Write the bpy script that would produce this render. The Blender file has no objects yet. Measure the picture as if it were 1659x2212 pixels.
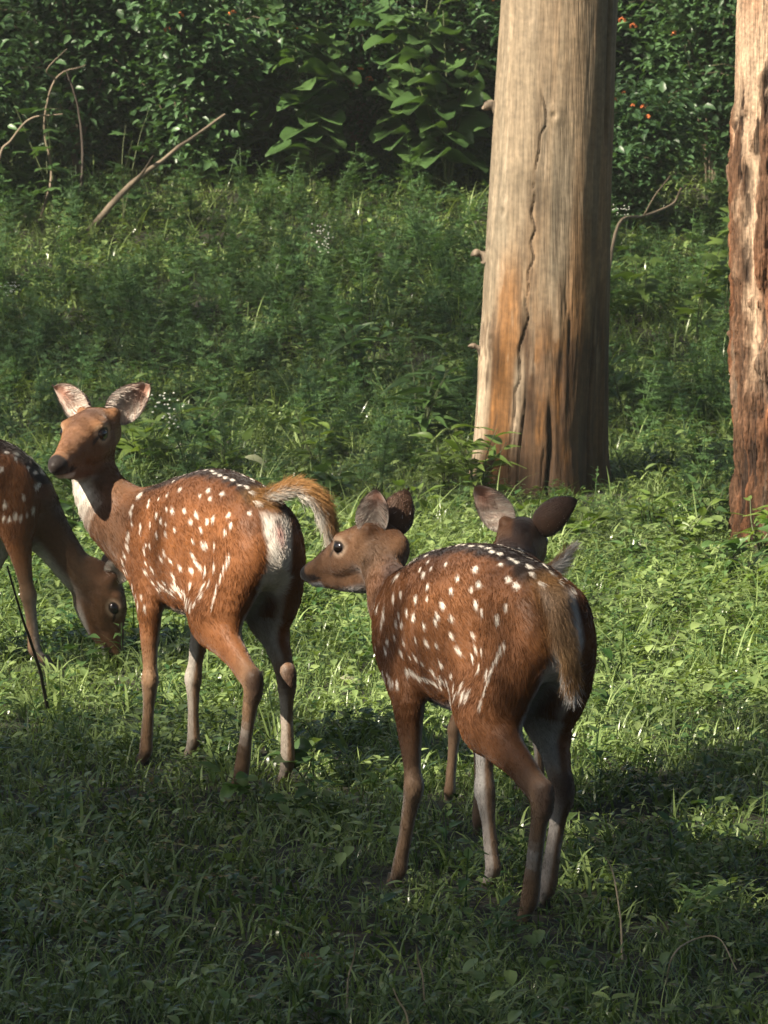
import bpy, math, random
import numpy as np
from mathutils import Vector

# ------------------------------------------------------------------ camera, sky, sun, exposure
PITCH = math.atan(995 / 11500)
CAM_Z = 1.75
scene = bpy.context.scene
cam_data = bpy.data.cameras.new('camera')
cam_data.sensor_fit = 'VERTICAL'
cam_data.sensor_height = 36.0
cam_data.sensor_width = 27.0
cam_data.lens = 11500 / 2212 * 36.0
cam_data.dof.use_dof = True
cam_data.dof.focus_distance = 11.9
cam_data.dof.aperture_fstop = 32.0
cam_data.clip_start = 0.05
cam_data.clip_end = 1000
cam = bpy.data.objects.new('camera', cam_data)
scene.collection.objects.link(cam)
cam.location = (0, 0, CAM_Z)
cam.rotation_euler = (math.pi / 2 - PITCH, 0, 0)
scene.camera = cam

SUN_DIR = Vector((-0.63, -0.43, 0.645)).normalized()      # towards the sun: left, a little behind the viewer
world = bpy.data.worlds.new('World')
scene.world = world
world.use_nodes = True
wn = world.node_tree.nodes
sky = wn.new('ShaderNodeTexSky')
sky.sky_type = 'NISHITA'
sky.sun_disc = False
sky.sun_elevation = math.asin(SUN_DIR.z)
sky.sun_rotation = math.atan2(SUN_DIR.x, SUN_DIR.y)
sky.dust_density = 2.0
world.node_tree.links.new(sky.outputs[0], wn['Background'].inputs[0])
wn['Background'].inputs[1].default_value = 0.05
sun_data = bpy.data.lights.new('sun', 'SUN')
sun_data.energy = 5.0
sun_data.angle = math.radians(0.55)
sun_data.color = (1.0, 0.89, 0.72)
sun = bpy.data.objects.new('sun', sun_data)
scene.collection.objects.link(sun)
sun.location = (-8, -5, 12)
sun.rotation_euler = SUN_DIR.to_track_quat('Z', 'Y').to_euler()
scene.view_settings.view_transform = 'Standard'
scene.view_settings.look = 'None'
scene.view_settings.exposure = 1.78
scene.view_settings.gamma = 1.0
scene.cycles.max_bounces = 5
scene.cycles.use_denoising = True


# ------------------------------------------------------------------ small helpers
def link(o, parent=None):
    scene.collection.objects.link(o)
    if parent is not None:
        o.parent = parent
    return o

def tag(o, label=None, cat=None, group=None, kind=None):
    if label: o['label'] = label
    if cat: o['category'] = cat
    if group: o['group'] = group
    if kind: o['kind'] = kind
    return o

def empty(name, loc=(0, 0, 0), rz=0.0):
    o = bpy.data.objects.new(name, None)
    o.empty_display_size = 0.05
    o.location = loc
    o.rotation_euler = (0, 0, rz)
    return link(o)

def mesh_from(name, V, F, mat=None, smooth=True, cols=None, colname='col'):
    """V (n,3), F: (m,k) int array or a list of such arrays"""
    me = bpy.data.meshes.new(name)
    V = np.asarray(V, np.float32)
    Fs = F if isinstance(F, list) else [F]
    Fs = [np.asarray(f, np.int32) for f in Fs if len(f)]
    me.vertices.add(len(V))
    me.vertices.foreach_set('co', V.ravel())
    loops = np.concatenate([f.ravel() for f in Fs])
    tot = np.concatenate([np.full(len(f), f.shape[1], np.int32) for f in Fs])
    start = np.concatenate([[0], np.cumsum(tot)[:-1]]).astype(np.int32)
    me.loops.add(len(loops))
    me.loops.foreach_set('vertex_index', loops)
    me.polygons.add(len(tot))
    me.polygons.foreach_set('loop_start', start)
    me.polygons.foreach_set('loop_total', tot)
    me.polygons.foreach_set('use_smooth', np.full(len(tot), smooth, bool))
    if cols is not None:
        a = me.attributes.new(colname, 'FLOAT_COLOR', 'POINT')
        c4 = np.ones((len(V), 4), np.float32)
        c4[:, :3] = cols
        a.data.foreach_set('color', c4.ravel())
    me.update(calc_edges=True)
    me.validate()
    if mat is not None:
        me.materials.append(mat)
    return me

def obj_from(name, V, F, mat=None, parent=None, smooth=True, cols=None):
    return link(bpy.data.objects.new(name, mesh_from(name, V, F, mat, smooth, cols)), parent)

def unit(v):
    v = np.asarray(v, float)
    return v / np.maximum(np.linalg.norm(v, axis=-1, keepdims=True), 1e-12)

def sstep(a, b, x):
    t = np.clip((x - a) / (b - a), 0, 1)
    return t * t * (3 - 2 * t)

def hash3(i, j, k, seed):
    n = (i.astype(np.int64) * 374761393 + j.astype(np.int64) * 668265263 + k.astype(np.int64) * 2147483647 + seed * 974634777) & 0xffffffff
    n = ((n ^ (n >> 13)) * 1274126177) & 0xffffffff
    n = ((n ^ (n >> 16)) * 2246822519) & 0xffffffff
    return ((n ^ (n >> 15)) & 0xffffff) / float(0xffffff)

def vnoise(P, seed=0):
    P = np.asarray(P, float)
    I = np.floor(P).astype(np.int64)
    f = P - I
    f = f * f * (3 - 2 * f)
    r = 0
    for dx in (0, 1):
        for dy in (0, 1):
            for dz in (0, 1):
                w = (f[:, 0] if dx else 1 - f[:, 0]) * (f[:, 1] if dy else 1 - f[:, 1]) * (f[:, 2] if dz else 1 - f[:, 2])
                r = r + w * hash3(I[:, 0] + dx, I[:, 1] + dy, I[:, 2] + dz, seed)
    return r * 2 - 1

def fbm(P, octaves=4, seed=0, gain=0.5):
    P = np.asarray(P, float)
    a, r, s = 1.0, 0.0, 0.0
    for o in range(octaves):
        r = r + a * vnoise(P * 2 ** o + 17.3 * o, seed + o)
        s += a
        a *= gain
    return r / s

# ------------------------------------------------------------------ materials
def new_mat(name):
    m = bpy.data.materials.new(name)
    m.use_nodes = True
    nt = m.node_tree
    return m, nt, nt.nodes, nt.links, nt.nodes['Principled BSDF']

def attr_mat(name, rough=0.6, attr='col', spec=0.3, bump=None, noise_amt=0.0, noise_scale=40.0, sheen=0.0, streak=0.0):
    """colour from a per-vertex attribute, with fine procedural grain on top"""
    m, nt, N, L, bs = new_mat(name)
    a = N.new('ShaderNodeAttribute'); a.attribute_name = attr
    out = a.outputs['Color']
    tc = N.new('ShaderNodeTexCoord')
    if noise_amt:
        nz = N.new('ShaderNodeTexNoise'); nz.inputs['Scale'].default_value = noise_scale; nz.inputs['Detail'].default_value = 4
        L.new(tc.outputs['Object'], nz.inputs['Vector'])
        mr = N.new('ShaderNodeMapRange'); mr.inputs[1].default_value = 0.25; mr.inputs[2].default_value = 0.75
        mr.inputs[3].default_value = 1 - noise_amt; mr.inputs[4].default_value = 1 + noise_amt
        L.new(nz.outputs[0], mr.inputs[0])
        mx = N.new('ShaderNodeVectorMath'); mx.operation = 'SCALE'
        L.new(out, mx.inputs[0]); L.new(mr.outputs[0], mx.inputs['Scale'])
        out = mx.outputs[0]
    if streak:                                                      # long grain along the trunk
        mp = N.new('ShaderNodeMapping'); mp.inputs['Scale'].default_value = (85, 85, 5)
        L.new(tc.outputs['Object'], mp.inputs['Vector'])
        sn = N.new('ShaderNodeTexNoise'); sn.inputs['Scale'].default_value = 1.0; sn.inputs['Detail'].default_value = 6; sn.inputs['Roughness'].default_value = 0.65
        L.new(mp.outputs[0], sn.inputs['Vector'])
        sr = N.new('ShaderNodeMapRange'); sr.inputs[1].default_value = 0.3; sr.inputs[2].default_value = 0.7; sr.inputs[3].default_value = 1 - streak; sr.inputs[4].default_value = 1 + streak
        L.new(sn.outputs[0], sr.inputs[0])
        sx = N.new('ShaderNodeVectorMath'); sx.operation = 'SCALE'
        L.new(out, sx.inputs[0]); L.new(sr.outputs[0], sx.inputs['Scale'])
        out = sx.outputs[0]
    L.new(out, bs.inputs['Base Color'])
    bs.inputs['Roughness'].default_value = rough
    bs.inputs['Specular IOR Level'].default_value = spec
    if sheen:
        bs.inputs['Sheen Weight'].default_value = sheen
    if bump:
        nb = N.new('ShaderNodeTexNoise'); nb.inputs['Scale'].default_value = bump[0]; nb.inputs['Detail'].default_value = 5
        L.new((mp if streak else tc).outputs[0 if streak else 'Object'], nb.inputs['Vector'])
        if streak: nb.inputs['Scale'].default_value = 1.6
        b = N.new('ShaderNodeBump'); b.inputs['Strength'].default_value = bump[1]; b.inputs['Distance'].default_value = bump[2]
        L.new(nb.outputs[0], b.inputs['Height']); L.new(b.outputs[0], bs.inputs['Normal'])
    return m

def plain_mat(name, col, rough=0.6, spec=0.4):
    m, nt, N, L, bs = new_mat(name)
    tc = N.new('ShaderNodeTexCoord')
    nz = N.new('ShaderNodeTexNoise'); nz.inputs['Scale'].default_value = 30
    L.new(tc.outputs['Object'], nz.inputs['Vector'])
    mx = N.new('ShaderNodeMixRGB')
    mx.inputs[1].default_value = (*[c * 0.8 for c in col], 1); mx.inputs[2].default_value = (*[min(1, c * 1.2) for c in col], 1)
    L.new(nz.outputs[0], mx.inputs[0]); L.new(mx.outputs[0], bs.inputs['Base Color'])
    bs.inputs['Roughness'].default_value = rough
    bs.inputs['Specular IOR Level'].default_value = spec
    return m

# ------------------------------------------------------------------ deer: swept ellipses blended into one surface
def catmull(P, n):
    P = np.asarray(P, float)
    Q = np.vstack([2 * P[0] - P[1], P, 2 * P[-1] - P[-2]])
    out = []
    for i in range(len(P) - 1):
        p0, p1, p2, p3 = Q[i], Q[i + 1], Q[i + 2], Q[i + 3]
        for t in np.arange(n) / n:
            out.append(0.5 * (2 * p1 + (p2 - p0) * t + (2 * p0 - 5 * p1 + 4 * p2 - p3) * t * t + (3 * p1 - p0 - 3 * p2 + p3) * t ** 3))
    out.append(P[-1])
    return np.array(out)

class Loft:
    """stations: rows of (x, y, z, half width across 'side', half width across the other way)"""
    def __init__(self, name, st, side, k=0.02, sub=4, round_end=True):
        self.name, self.k = name, k
        S = catmull(np.asarray(st, float), sub)
        S[:, 3:] = np.maximum(S[:, 3:], 0.003)
        self.S = S
        self.side = unit(np.asarray(side, float))
        self.lo = (S[:, :3] - S[:, 3:].max(1)[:, None]).min(0)
        self.hi = (S[:, :3] + S[:, 3:].max(1)[:, None]).max(0)
        self.ax = unit(S[-1, :3] - S[0, :3])
    def dist(self, P):
        best = np.full(len(P), 9.0)
        S = self.S
        n = len(S)
        for i in range(n - 1):
            a, b = S[i, :3], S[i + 1, :3]
            ab = b - a
            L = np.linalg.norm(ab)
            if L < 1e-9: continue
            T = ab / L
            sd = self.side - T * (self.side @ T)
            sd = sd / np.linalg.norm(sd)
            up = np.cross(T, sd)
            q = P - a
            al = q @ T
            t = np.clip(al / L, 0, 1)
            r1 = S[i, 3] + (S[i + 1, 3] - S[i, 3]) * t
            r2 = S[i, 4] + (S[i + 1, 4] - S[i, 4]) * t
            ex = al - t * L
            r3 = np.minimum(r1, r2)
            x, y = q @ sd, q @ up
            k0 = np.sqrt((x / r1) ** 2 + (y / r2) ** 2 + (ex / r3) ** 2)
            k1 = np.sqrt((x / r1 ** 2) ** 2 + (y / r2 ** 2) ** 2 + (ex / r3 ** 2) ** 2)
            d = k0 * (k0 - 1) / np.maximum(k1, 1e-9)
            d = np.where(k0 < 1e-3, -r3, d)
            np.minimum(best, d, out=best)
        return best
    def param(self, P):
        """nearest station parameter 0..1 and the tangent there"""
        S = self.S[:, :3].astype(np.float32)
        d2 = (S ** 2).sum(1)[None] - 2 * (P.astype(np.float32) @ S.T)
        j = d2.argmin(1)
        S = self.S[:, :3]
        T = np.gradient(S, axis=0)
        return j / (len(S) - 1), unit(T)[j], S[j]

def smin(a, b, k):
    h = np.clip(0.5 + 0.5 * (b - a) / k, 0, 1)
    return b + (a - b) * h - k * h * (1 - h)

def field(P, lofts):
    d = np.full(len(P), 9.0)
    for lo in lofts:
        m = np.all((P > lo.lo - 0.06) & (P < lo.hi + 0.06), axis=1)
        if not m.any(): continue
        dm = lo.dist(P[m])
        d[m] = smin(d[m], dm, lo.k)
    return d

def polygonise(lofts, h=0.0042, B=5):
    lo = np.min([l.lo for l in lofts], 0) - 0.03
    hi = np.max([l.hi for l in lofts], 0) + 0.03
    nb = np.ceil((hi - lo) / (h * B)).astype(int)
    g = [lo[i] + (np.arange(nb[i]) + 0.5) * h * B for i in range(3)]
    C = np.stack(np.meshgrid(*g, indexing='ij'), -1).reshape(-1, 3)
    dc = field(C, lofts)
    vol = np.repeat(np.repeat(np.repeat(np.where(dc < 0, -1.0, 1.0).reshape(nb).astype(np.float32), B, 0), B, 1), B, 2)
    act = np.abs(dc) < h * B * 0.87 + 0.016
    idx = np.argwhere(act.reshape(nb))
    o = np.stack(np.meshgrid(*[np.arange(B)] * 3, indexing='ij'), -1).reshape(-1, 3)
    I = (idx[:, None] * B + o[None]).reshape(-1, 3)
    P = lo + (I + 0.5) * h
    d = np.concatenate([field(p, lofts) for p in np.array_split(P, max(1, len(P) // 200000))])
    vol[I[:, 0], I[:, 1], I[:, 2]] = d
    ins = vol < 0
    s = np.zeros(np.array(vol.shape) - 1, np.int8)
    for a in (0, 1):
        for b in (0, 1):
            for c in (0, 1):
                s += ins[a:a + s.shape[0], b:b + s.shape[1], c:c + s.shape[2]]
    cells = np.argwhere((s > 0) & (s < 8))
    cid = np.full(s.shape, -1, np.int32)
    cid[cells[:, 0], cells[:, 1], cells[:, 2]] = np.arange(len(cells))
    acc = np.zeros((len(cells), 3)); cnt = np.zeros(len(cells))
    corners = [(a, b, c) for a in (0, 1) for b in (0, 1) for c in (0, 1)]
    for p in corners:
        for ax in range(3):
            if p[ax] == 1: continue
            q = list(p); q[ax] = 1
            va = vol[cells[:, 0] + p[0], cells[:, 1] + p[1], cells[:, 2] + p[2]]
            vb = vol[cells[:, 0] + q[0], cells[:, 1] + q[1], cells[:, 2] + q[2]]
            m = (va < 0) != (vb < 0)
            t = np.where(m, va / np.where(m, va - vb, 1), 0)
            pos = np.tile(np.array(p, float), (len(cells), 1))
            pos[:, ax] += t
            acc[m] += pos[m]; cnt[m] += 1
    V = lo + (cells + acc / cnt[:, None] + 0.5) * h
    quads = []
    for ax in range(3):
        o1, o2 = [(1, 2), (2, 0), (0, 1)][ax]
        A = ins
        sl0 = [slice(None)] * 3; sl1 = [slice(None)] * 3
        sl0[ax] = slice(0, -1); sl1[ax] = slice(1, None)
        cr = A[tuple(sl0)] != A[tuple(sl1)]
        E_ = np.argwhere(cr)
        ok = (E_[:, o1] > 0) & (E_[:, o2] > 0) & (E_[:, o1] < s.shape[o1]) & (E_[:, o2] < s.shape[o2])
        E_ = E_[ok]
        flip = A[E_[:, 0], E_[:, 1], E_[:, 2]]
        def cellat(d1, d2):
            Q = E_.copy(); Q[:, o1] += d1; Q[:, o2] += d2
            return cid[Q[:, 0], Q[:, 1], Q[:, 2]]
        q = np.stack([cellat(-1, -1), cellat(0, -1), cellat(0, 0), cellat(-1, 0)], 1)
        q = np.where(flip[:, None], q, q[:, ::-1])
        quads.append(q)
    return V, np.concatenate(quads)

def vnormals(V, F):
    fn = np.cross(V[F[:, 2]] - V[F[:, 0]], V[F[:, 3]] - V[F[:, 1]])
    n = np.zeros_like(V)
    for c in range(4): np.add.at(n, F[:, c], fn)
    return unit(n)

def smooth_mesh(V, F, it=2, lam=0.5):
    E_ = np.concatenate([F[:, [0, 1]], F[:, [1, 2]], F[:, [2, 3]], F[:, [3, 0]]])
    for k in range(it * 2):
        acc = np.zeros_like(V); c = np.zeros(len(V))
        for a, b in ((0, 1), (1, 0)):
            np.add.at(acc, E_[:, a], V[E_[:, b]]); np.add.at(c, E_[:, a], 1)
        V = V + (lam if k % 2 == 0 else -lam * 1.04) * (acc / c[:, None] - V)
    return V

ORANGE = np.array((0.178, 0.066, 0.020)); RUST = np.array((0.100, 0.036, 0.012)); DARK = np.array((0.022, 0.013, 0.010))
WHITE = np.array((0.50, 0.46, 0.41)); TAN = np.array((0.165, 0.098, 0.054)); BROWN = np.array((0.090, 0.043, 0.021)); GREYW = np.array((0.42, 0.39, 0.34))

def mixc(a, b, t):
    t = np.asarray(t)[..., None]
    return a * (1 - t) + b * t

class HeadFrame:
    """pos: midpoint between the eyes; yaw about z (0 = deer forward), pitch up positive, roll"""
    def __init__(self, pos, yaw, pitch, roll=0.0, scale=1.0):
        self.p = np.asarray(pos, float); self.s = scale
        y, p, r = [math.radians(v) for v in (yaw, pitch, roll)]
        f = np.array([math.cos(y) * math.cos(p), math.sin(y) * math.cos(p), math.sin(p)])
        l0 = np.array([-math.sin(y), math.cos(y), 0.0])
        u0 = np.cross(f, l0)
        l = l0 * math.cos(r) + u0 * math.sin(r)
        self.M = np.stack([f, l, np.cross(f, l)])          # rows: forward, left, up
    def to(self, q): return self.p + self.s * (np.asarray(q, float) @ self.M)
    def vec(self, q): return np.asarray(q, float) @ self.M
    def inv(self, P): return (np.asarray(P) - self.p) @ self.M.T / self.s

def leaf_width(u):
    u = np.clip(u, 0, 1)
    return np.sin(np.pi * u ** 0.85) ** 0.62

def build_ear(parent, hf, side, axis, opening, length=0.108, width=0.0355, mats=None):
    """a cupped ear: outer and inner skin meeting at the rim"""
    base = hf.to((-0.084, side * 0.036, 0.032))
    A = unit(hf.vec(unit(axis))); O = hf.vec(unit(opening)); O = unit(O - A * (O @ A)); S = np.cross(A, O)
    nu, nv = 20, 15
    length *= hf.s; width *= hf.s
    outer, inner, ci, co = [], [], [], []
    for i in range(nu + 1):
        u = i / nu
        w = width * (0.34 * (1 - u) ** 2 + leaf_width(0.06 + 0.94 * u)) if u < 1 else 0.0015
        cup = 1.35 - 0.75 * u
        for j in range(nv + 1):
            v = 2 * j / nv - 1
            ang = v * cup
            R = w / max(math.sin(min(cup, 1.5)), 0.3)
            x = R * math.sin(ang)
            y = -R * (math.cos(ang) - math.cos(cup) * 0.6)
            bend = -0.10 * length * (u * u)
            p = base + A * (u * length) + S * x + O * (y + bend)
            nrm = unit(O * math.cos(ang) - S * math.sin(ang))
            th = 0.0026 * (1 - v * v * 0.8) * hf.s
            outer.append(p); inner.append(p + nrm * th)
            rim = sstep(0.72, 1.0, abs(v)) + sstep(0.85, 1, u)
            co.append(mixc(np.array((0.095, 0.048, 0.027)), np.array((0.022, 0.015, 0.012)), np.clip(rim * 0.7 + 0.25 * u, 0, 1)))
            pink = np.array((0.34, 0.18, 0.13))
            hairy = np.clip(sstep(0.75, 0.2, u) + 0.5 * sstep(0.3, 0.9, abs(v)), 0, 1)
            c = mixc(pink, np.array((0.66, 0.61, 0.55)), hairy * (0.75 + 0.25 * math.sin(u * 31 + v * 9)))
            ci.append(mixc(c, np.array((0.05, 0.035, 0.03)), np.clip(sstep(0.86, 1, abs(v)) * (0.3 + u), 0, 0.85)))
    n = (nu + 1) * (nv + 1)
    V = np.array(outer + inner); cols = np.array(co + ci)
    F = []
    for i in range(nu):
        for j in range(nv):
            a = i * (nv + 1) + j
            q = [a, a + 1, a + nv + 2, a + nv + 1]
            F.append(q); F.append([k + n for k in q[::-1]])
    for i in range(nu):
        for j in (0, nv):
            a = i * (nv + 1) + j; b = a + nv + 1
            F.append([a, b, b + n, a + n] if j == 0 else [b, a, a + n, b + n])
    o = obj_from('ear', V, np.array(F), mats['skin'], parent, True, cols)
    # hairs: inside tufts and a short fringe
    rng = np.random.default_rng(int(abs(base[0]) * 1e4) + int(side + 2))
    k = 900
    ii = rng.integers(0, int(nu * 0.72), k); jj = rng.integers(0, nv + 1, k)
    idx = ii * (nv + 1) + jj
    R = V[idx + n] + rng.normal(0, 0.0015, (k, 3))
    dirs = unit(A[None] * rng.uniform(0.3, 1.0, (k, 1)) + O[None] * rng.uniform(0.1, 0.5, (k, 1)) - S[None] * np.sign(jj - nv / 2)[:, None] * 0.5)
    hairs_in = (R, dirs, rng.uniform(0.012, 0.03, k), cols[idx + n] * 1.1)
    m = 700
    idx = rng.integers(0, n, m)
    hairs_out = (V[idx], unit(A[None] + rng.normal(0, 0.15, (m, 3)) - 0.25 * O[None]), rng.uniform(0.004, 0.009, m), cols[idx])
    return [hairs_in, hairs_out]

def add_fur(parent, roots, dirs, lens, cols, bendv, mat, radius=0.00032):
    n = len(roots)
    cu = bpy.data.hair_curves.new('fur')
    cu.add_curves([4] * n)
    t = np.array([0, 0.35, 0.7, 1.0])
    P = roots[:, None, :] + dirs[:, None, :] * (lens[:, None, None] * t[None, :, None]) + bendv[:, None, :] * (lens[:, None, None] * (t ** 2)[None, :, None])
    cu.attributes['position'].data.foreach_set('vector', P.astype(np.float32).ravel())
    rad = cu.attributes.get('radius') or cu.attributes.new('radius', 'FLOAT', 'POINT')
    rad.data.foreach_set('value', np.tile(radius * np.array([1, 0.95, 0.7, 0.15]), n).astype(np.float32))
    ca = cu.attributes.new('furcol', 'FLOAT_COLOR', 'CURVE')
    c4 = np.ones((n, 4), np.float32); c4[:, :3] = cols
    ca.data.foreach_set('color', c4.ravel())
    cu.materials.append(mat)
    o = bpy.data.objects.new('fur', cu)
    o['kind'] = 'stuff'
    return link(o, parent)

def uv_ball(r, c, nu=20, nv=12):
    V, F = [], []
    for i in range(nv + 1):
        for j in range(nu):
            th, ph = math.pi * i / nv, 2 * math.pi * j / nu
            V.append((c[0] + r[0] * math.sin(th) * math.cos(ph), c[1] + r[1] * math.sin(th) * math.sin(ph), c[2] + r[2] * math.cos(th)))
    for i in range(nv):
        for j in range(nu):
            F.append([i * nu + j, (i + 1) * nu + j, (i + 1) * nu + (j + 1) % nu, i * nu + (j + 1) % nu])
    return np.array(V), np.array(F)

skin_mat = attr_mat('deer_coat', 0.55, spec=0.2, noise_amt=0.18, noise_scale=90, sheen=0.15, bump=(220, 0.5, 0.002))
fur_mat, _nt, _N, _L, _bs = new_mat('deer_fur')
_a = _N.new('ShaderNodeAttribute'); _a.attribute_name = 'furcol'
_L.new(_a.outputs['Color'], _bs.inputs['Base Color'])
_bs.inputs['Roughness'].default_value = 0.55; _bs.inputs['Specular IOR Level'].default_value = 0.10
eye_mat, _nt, _N, _L, _bs = new_mat('deer_eye')
_bs.inputs['Base Color'].default_value = (0.008, 0.005, 0.004, 1); _bs.inputs['Roughness'].default_value = 0.12; _bs.inputs['Specular IOR Level'].default_value = 0.6
hoof_mat = plain_mat('deer_hoof', (0.03, 0.026, 0.022), 0.45)
DEER_MATS = {'skin': skin_mat}

def build_deer(name, label, loc, heading, P, n_fur=80000, seed=1, scale=1.0):
    """P holds the pose: torso rows, hind and fore leg joints per side, neck rows, head frame, ears, tail rows"""
    rng = np.random.default_rng(seed)
    a = math.radians(heading)
    root = empty(name, (loc[0], loc[1], loc[2]), a + math.pi / 2)    # local x forward (heading degrees left of +Y)
    root.scale = (scale,) * 3
    tag(root, label, 'deer', 'spotted deer on the grass')
    lofts = []
    T = np.array([(x, 0, (zt + zb) / 2, ry, (zt - zb) / 2) for (x, zt, zb, ry) in P['torso']])
    torso = Loft('torso', T, (0, 1, 0), k=0.03, sub=3); lofts.append(torso)
    legs = []
    for side, key in ((1, 'hind_left'), (-1, 'hind_right')):
        stifle, hock, fet, toe = [np.array(v, float) for v in P[key]]
        y = side
        hip = np.array((-0.230, y * 0.044, 0.60)); mid = np.array((-0.222, y * 0.058, 0.50)) * 0.6 + stifle * 0.4 + np.array((-0.035, 0, 0.02))
        tib = stifle * 0.45 + hock * 0.55 + np.array((0.0, 0, 0.006))
        S = [(*hip, 0.052, 0.080), (*mid, 0.042, 0.082), (*(stifle * 0.88 + hock * 0.12), 0.036, 0.055), (*tib, 0.028, 0.037), (*(tib * 0.4 + hock * 0.6 + np.array((-.002, 0, .003))), 0.022, 0.031), (*hock, 0.021, 0.030),
             (*(hock * 0.72 + fet * 0.28), 0.0152, 0.0210), (*(hock * 0.35 + fet * 0.65), 0.0135, 0.0178), (*fet, 0.017, 0.021), (*(fet * 0.45 + toe * 0.55), 0.013, 0.015), (*toe, 0.015, 0.014)]
        lo = Loft(key, S, (0, 1, 0), k=0.038); lofts.append(lo); legs.append(lo)
        ham = [(-0.288, y * 0.040, 0.615, 0.034, 0.044), (-0.312, y * 0.050, 0.545, 0.035, 0.046), (*(stifle * 0.25 + np.array((-0.300, y * 0.060, 0.47)) * 0.75), 0.032, 0.046), (*(stifle * 0.5 + hock * 0.3 + np.array((-0.27, y * 0.06, 0.44)) * 0.2), 0.024, 0.034)]
        lo2 = Loft(key + '_ham', ham, (0, 1, 0), k=0.026); lofts.append(lo2)
        lofts.append(Loft(key + '_flank', [(-0.07, y * 0.070, 0.475, 0.040, 0.055), (*(stifle * 0.55 + np.array((-0.09, y * 0.078, 0.46)) * 0.45), 0.042, 0.055), (*(stifle * 0.9 + hock * 0.1), 0.040, 0.050)], (0, 1, 0), k=0.045))
        # point of the hock (heel)
        hp = hock + np.array((-0.015, 0, 0.022))
        lofts.append(Loft(key + '_heel', [(*hp, 0.008, 0.009), (*(hp * .5 + hock * .5), 0.012, 0.014), (*(hock + np.array((-0.006, 0, -0.02))), 0.012, 0.012)], (0, 1, 0), k=0.02))
    for side, key in ((1, 'fore_left'), (-1, 'fore_right')):
        elbow, carp, fet, toe = [np.array(v, float) for v in P[key]]
        y = side
        sc = np.array(P.get('scapula', (0.235, 0.056, 0.60))) * np.array((1, y, 1)); sh = np.array(P.get('shoulder', (0.268, 0.062, 0.50))) * np.array((1, y, 1))
        S = [(*sc, 0.027, 0.070), (*(sc * .5 + sh * .5), 0.032, 0.080), (*sh, 0.036, 0.068), (*elbow, 0.031, 0.046), (*(elbow * .6 + carp * .4), 0.023, 0.030), (*(elbow * .2 + carp * .8), 0.0172, 0.0205), (*carp, 0.0205, 0.0245), (*(carp * .85 + fet * .15), 0.0172, 0.0190),
             (*(carp * .55 + fet * .45), 0.0128, 0.0160), (*(carp * .15 + fet * .85), 0.0138, 0.0172), (*fet, 0.0155, 0.0185), (*(fet * .45 + toe * .55), 0.013, 0.0145), (*toe, 0.015, 0.0135)]
        lo = Loft(key, S, (0, 1, 0), k=0.026); lofts.append(lo); legs.append(lo)
    neck = Loft('neck', P['neck'], P.get('neck_side', (0, 1, 0)), k=0.045); lofts.append(neck)
    nk = np.array(P['neck'], float)                                 # withers: soft bridge from the back into the neck
    zt = float(np.interp(0.19, T[::-1, 0], (T[:, 2] + T[:, 4])[::-1]))
    w0 = np.array((0.17, 0, zt - 0.088)); w1 = nk[1, :3] * 0.75 + np.array((0.24, 0, zt - 0.09)) * 0.25
    lofts.append(Loft('withers', [(*w0, 0.060, 0.075), (*(w1 - np.array((0, 0, 0.012))), 0.050, 0.066), (*(nk[1, :3] * 0.4 + nk[2, :3] * 0.6 - np.array((0, 0, 0.006))), 0.040, 0.052)], (0, 1, 0), k=0.045))
    hf = HeadFrame(*P['head'])
    def hl(nm, rows, k):
        return Loft(nm, [(*hf.to((x, y, z)), ry * hf.s, rz * hf.s) for (x, y, z, ry, rz) in rows], hf.vec((0, 1, 0)), k=k)
    head = hl('head', [(-.128, 0, -.014, .030, .038), (-.095, 0, -.002, .044, .050), (-.045, 0, .001, .0505, .053), (0, 0, -.006, .0485, .050), (.03, 0, -.016, .040, .043), (.07, 0, -.029, .031, .037), (.105, 0, -.039, .0255, .0300), (.135, 0, -.044, .0225, .024), (.153, 0, -.047, .015, .015)], 0.03)
    jaw = hl('jaw', [(-.075, 0, -.050, .034, .038), (-.035, 0, -.068, .036, .034), (.03, 0, -.072, .027, .023), (.085, 0, -.068, .019, .0145), (.122, 0, -.066, .0145, .0095)], 0.016)
    lofts += [head, jaw]
    for s in (1, -1):
        lofts.append(hl('brow', [(-.024, s * .039, .024, .012, .011), (.004, s * .041, .025, .012, .009)], 0.02))
        lofts.append(hl('cheek', [(-.045, s * .034, -.022, .018, .022), (-.005, s * .030, -.034, .018, .02), (.03, s * .024, -.040, .012, .012)], 0.02))
        lofts.append(hl('nostril_wing', [(.130, s * .012, -.039, .010, .011), (.147, s * .009, -.043, .008, .009)], 0.01))
        lofts.append(hl('ear_root', [(-.076, s * .028, .020, .020, .020), (-.086, s * .038, .038, .014, .016)], 0.02))
    tail = Loft('tail', P['tail'], P.get('tail_side', (0, 1, 0)), k=0.02); lofts.append(tail)
    V, F = polygonise(lofts)
    V = smooth_mesh(V, F, 1)
    N = vnormals(V, F)
    V = V + N * (0.0016 * fbm(V * 28, 3, seed))[:, None]

    # ---- which part is each point on, and what colour is the coat there
    legn = [l.name for l in legs]
    def shade(Q, Nn, fine):
        parts = {'torso': torso.dist(Q), 'neck': neck.dist(Q) , 'tail': tail.dist(Q) - 0.008}
        parts['head'] = np.minimum(head.dist(Q), jaw.dist(Q)) - 0.004
        for l in legs: parts[l.name] = l.dist(Q) + 0.001
        keys = list(parts)
        Dm = np.stack([parts[k] for k in keys], 1)
        W = np.exp(-(Dm - Dm.min(1, keepdims=True)) / 0.007)
        W /= W.sum(1, keepdims=True)
        x, y, z = Q.T
        nz = fbm(Q * 16, 3, seed + 5); nz2 = fbm(Q * 60, 2, seed + 9)
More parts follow.
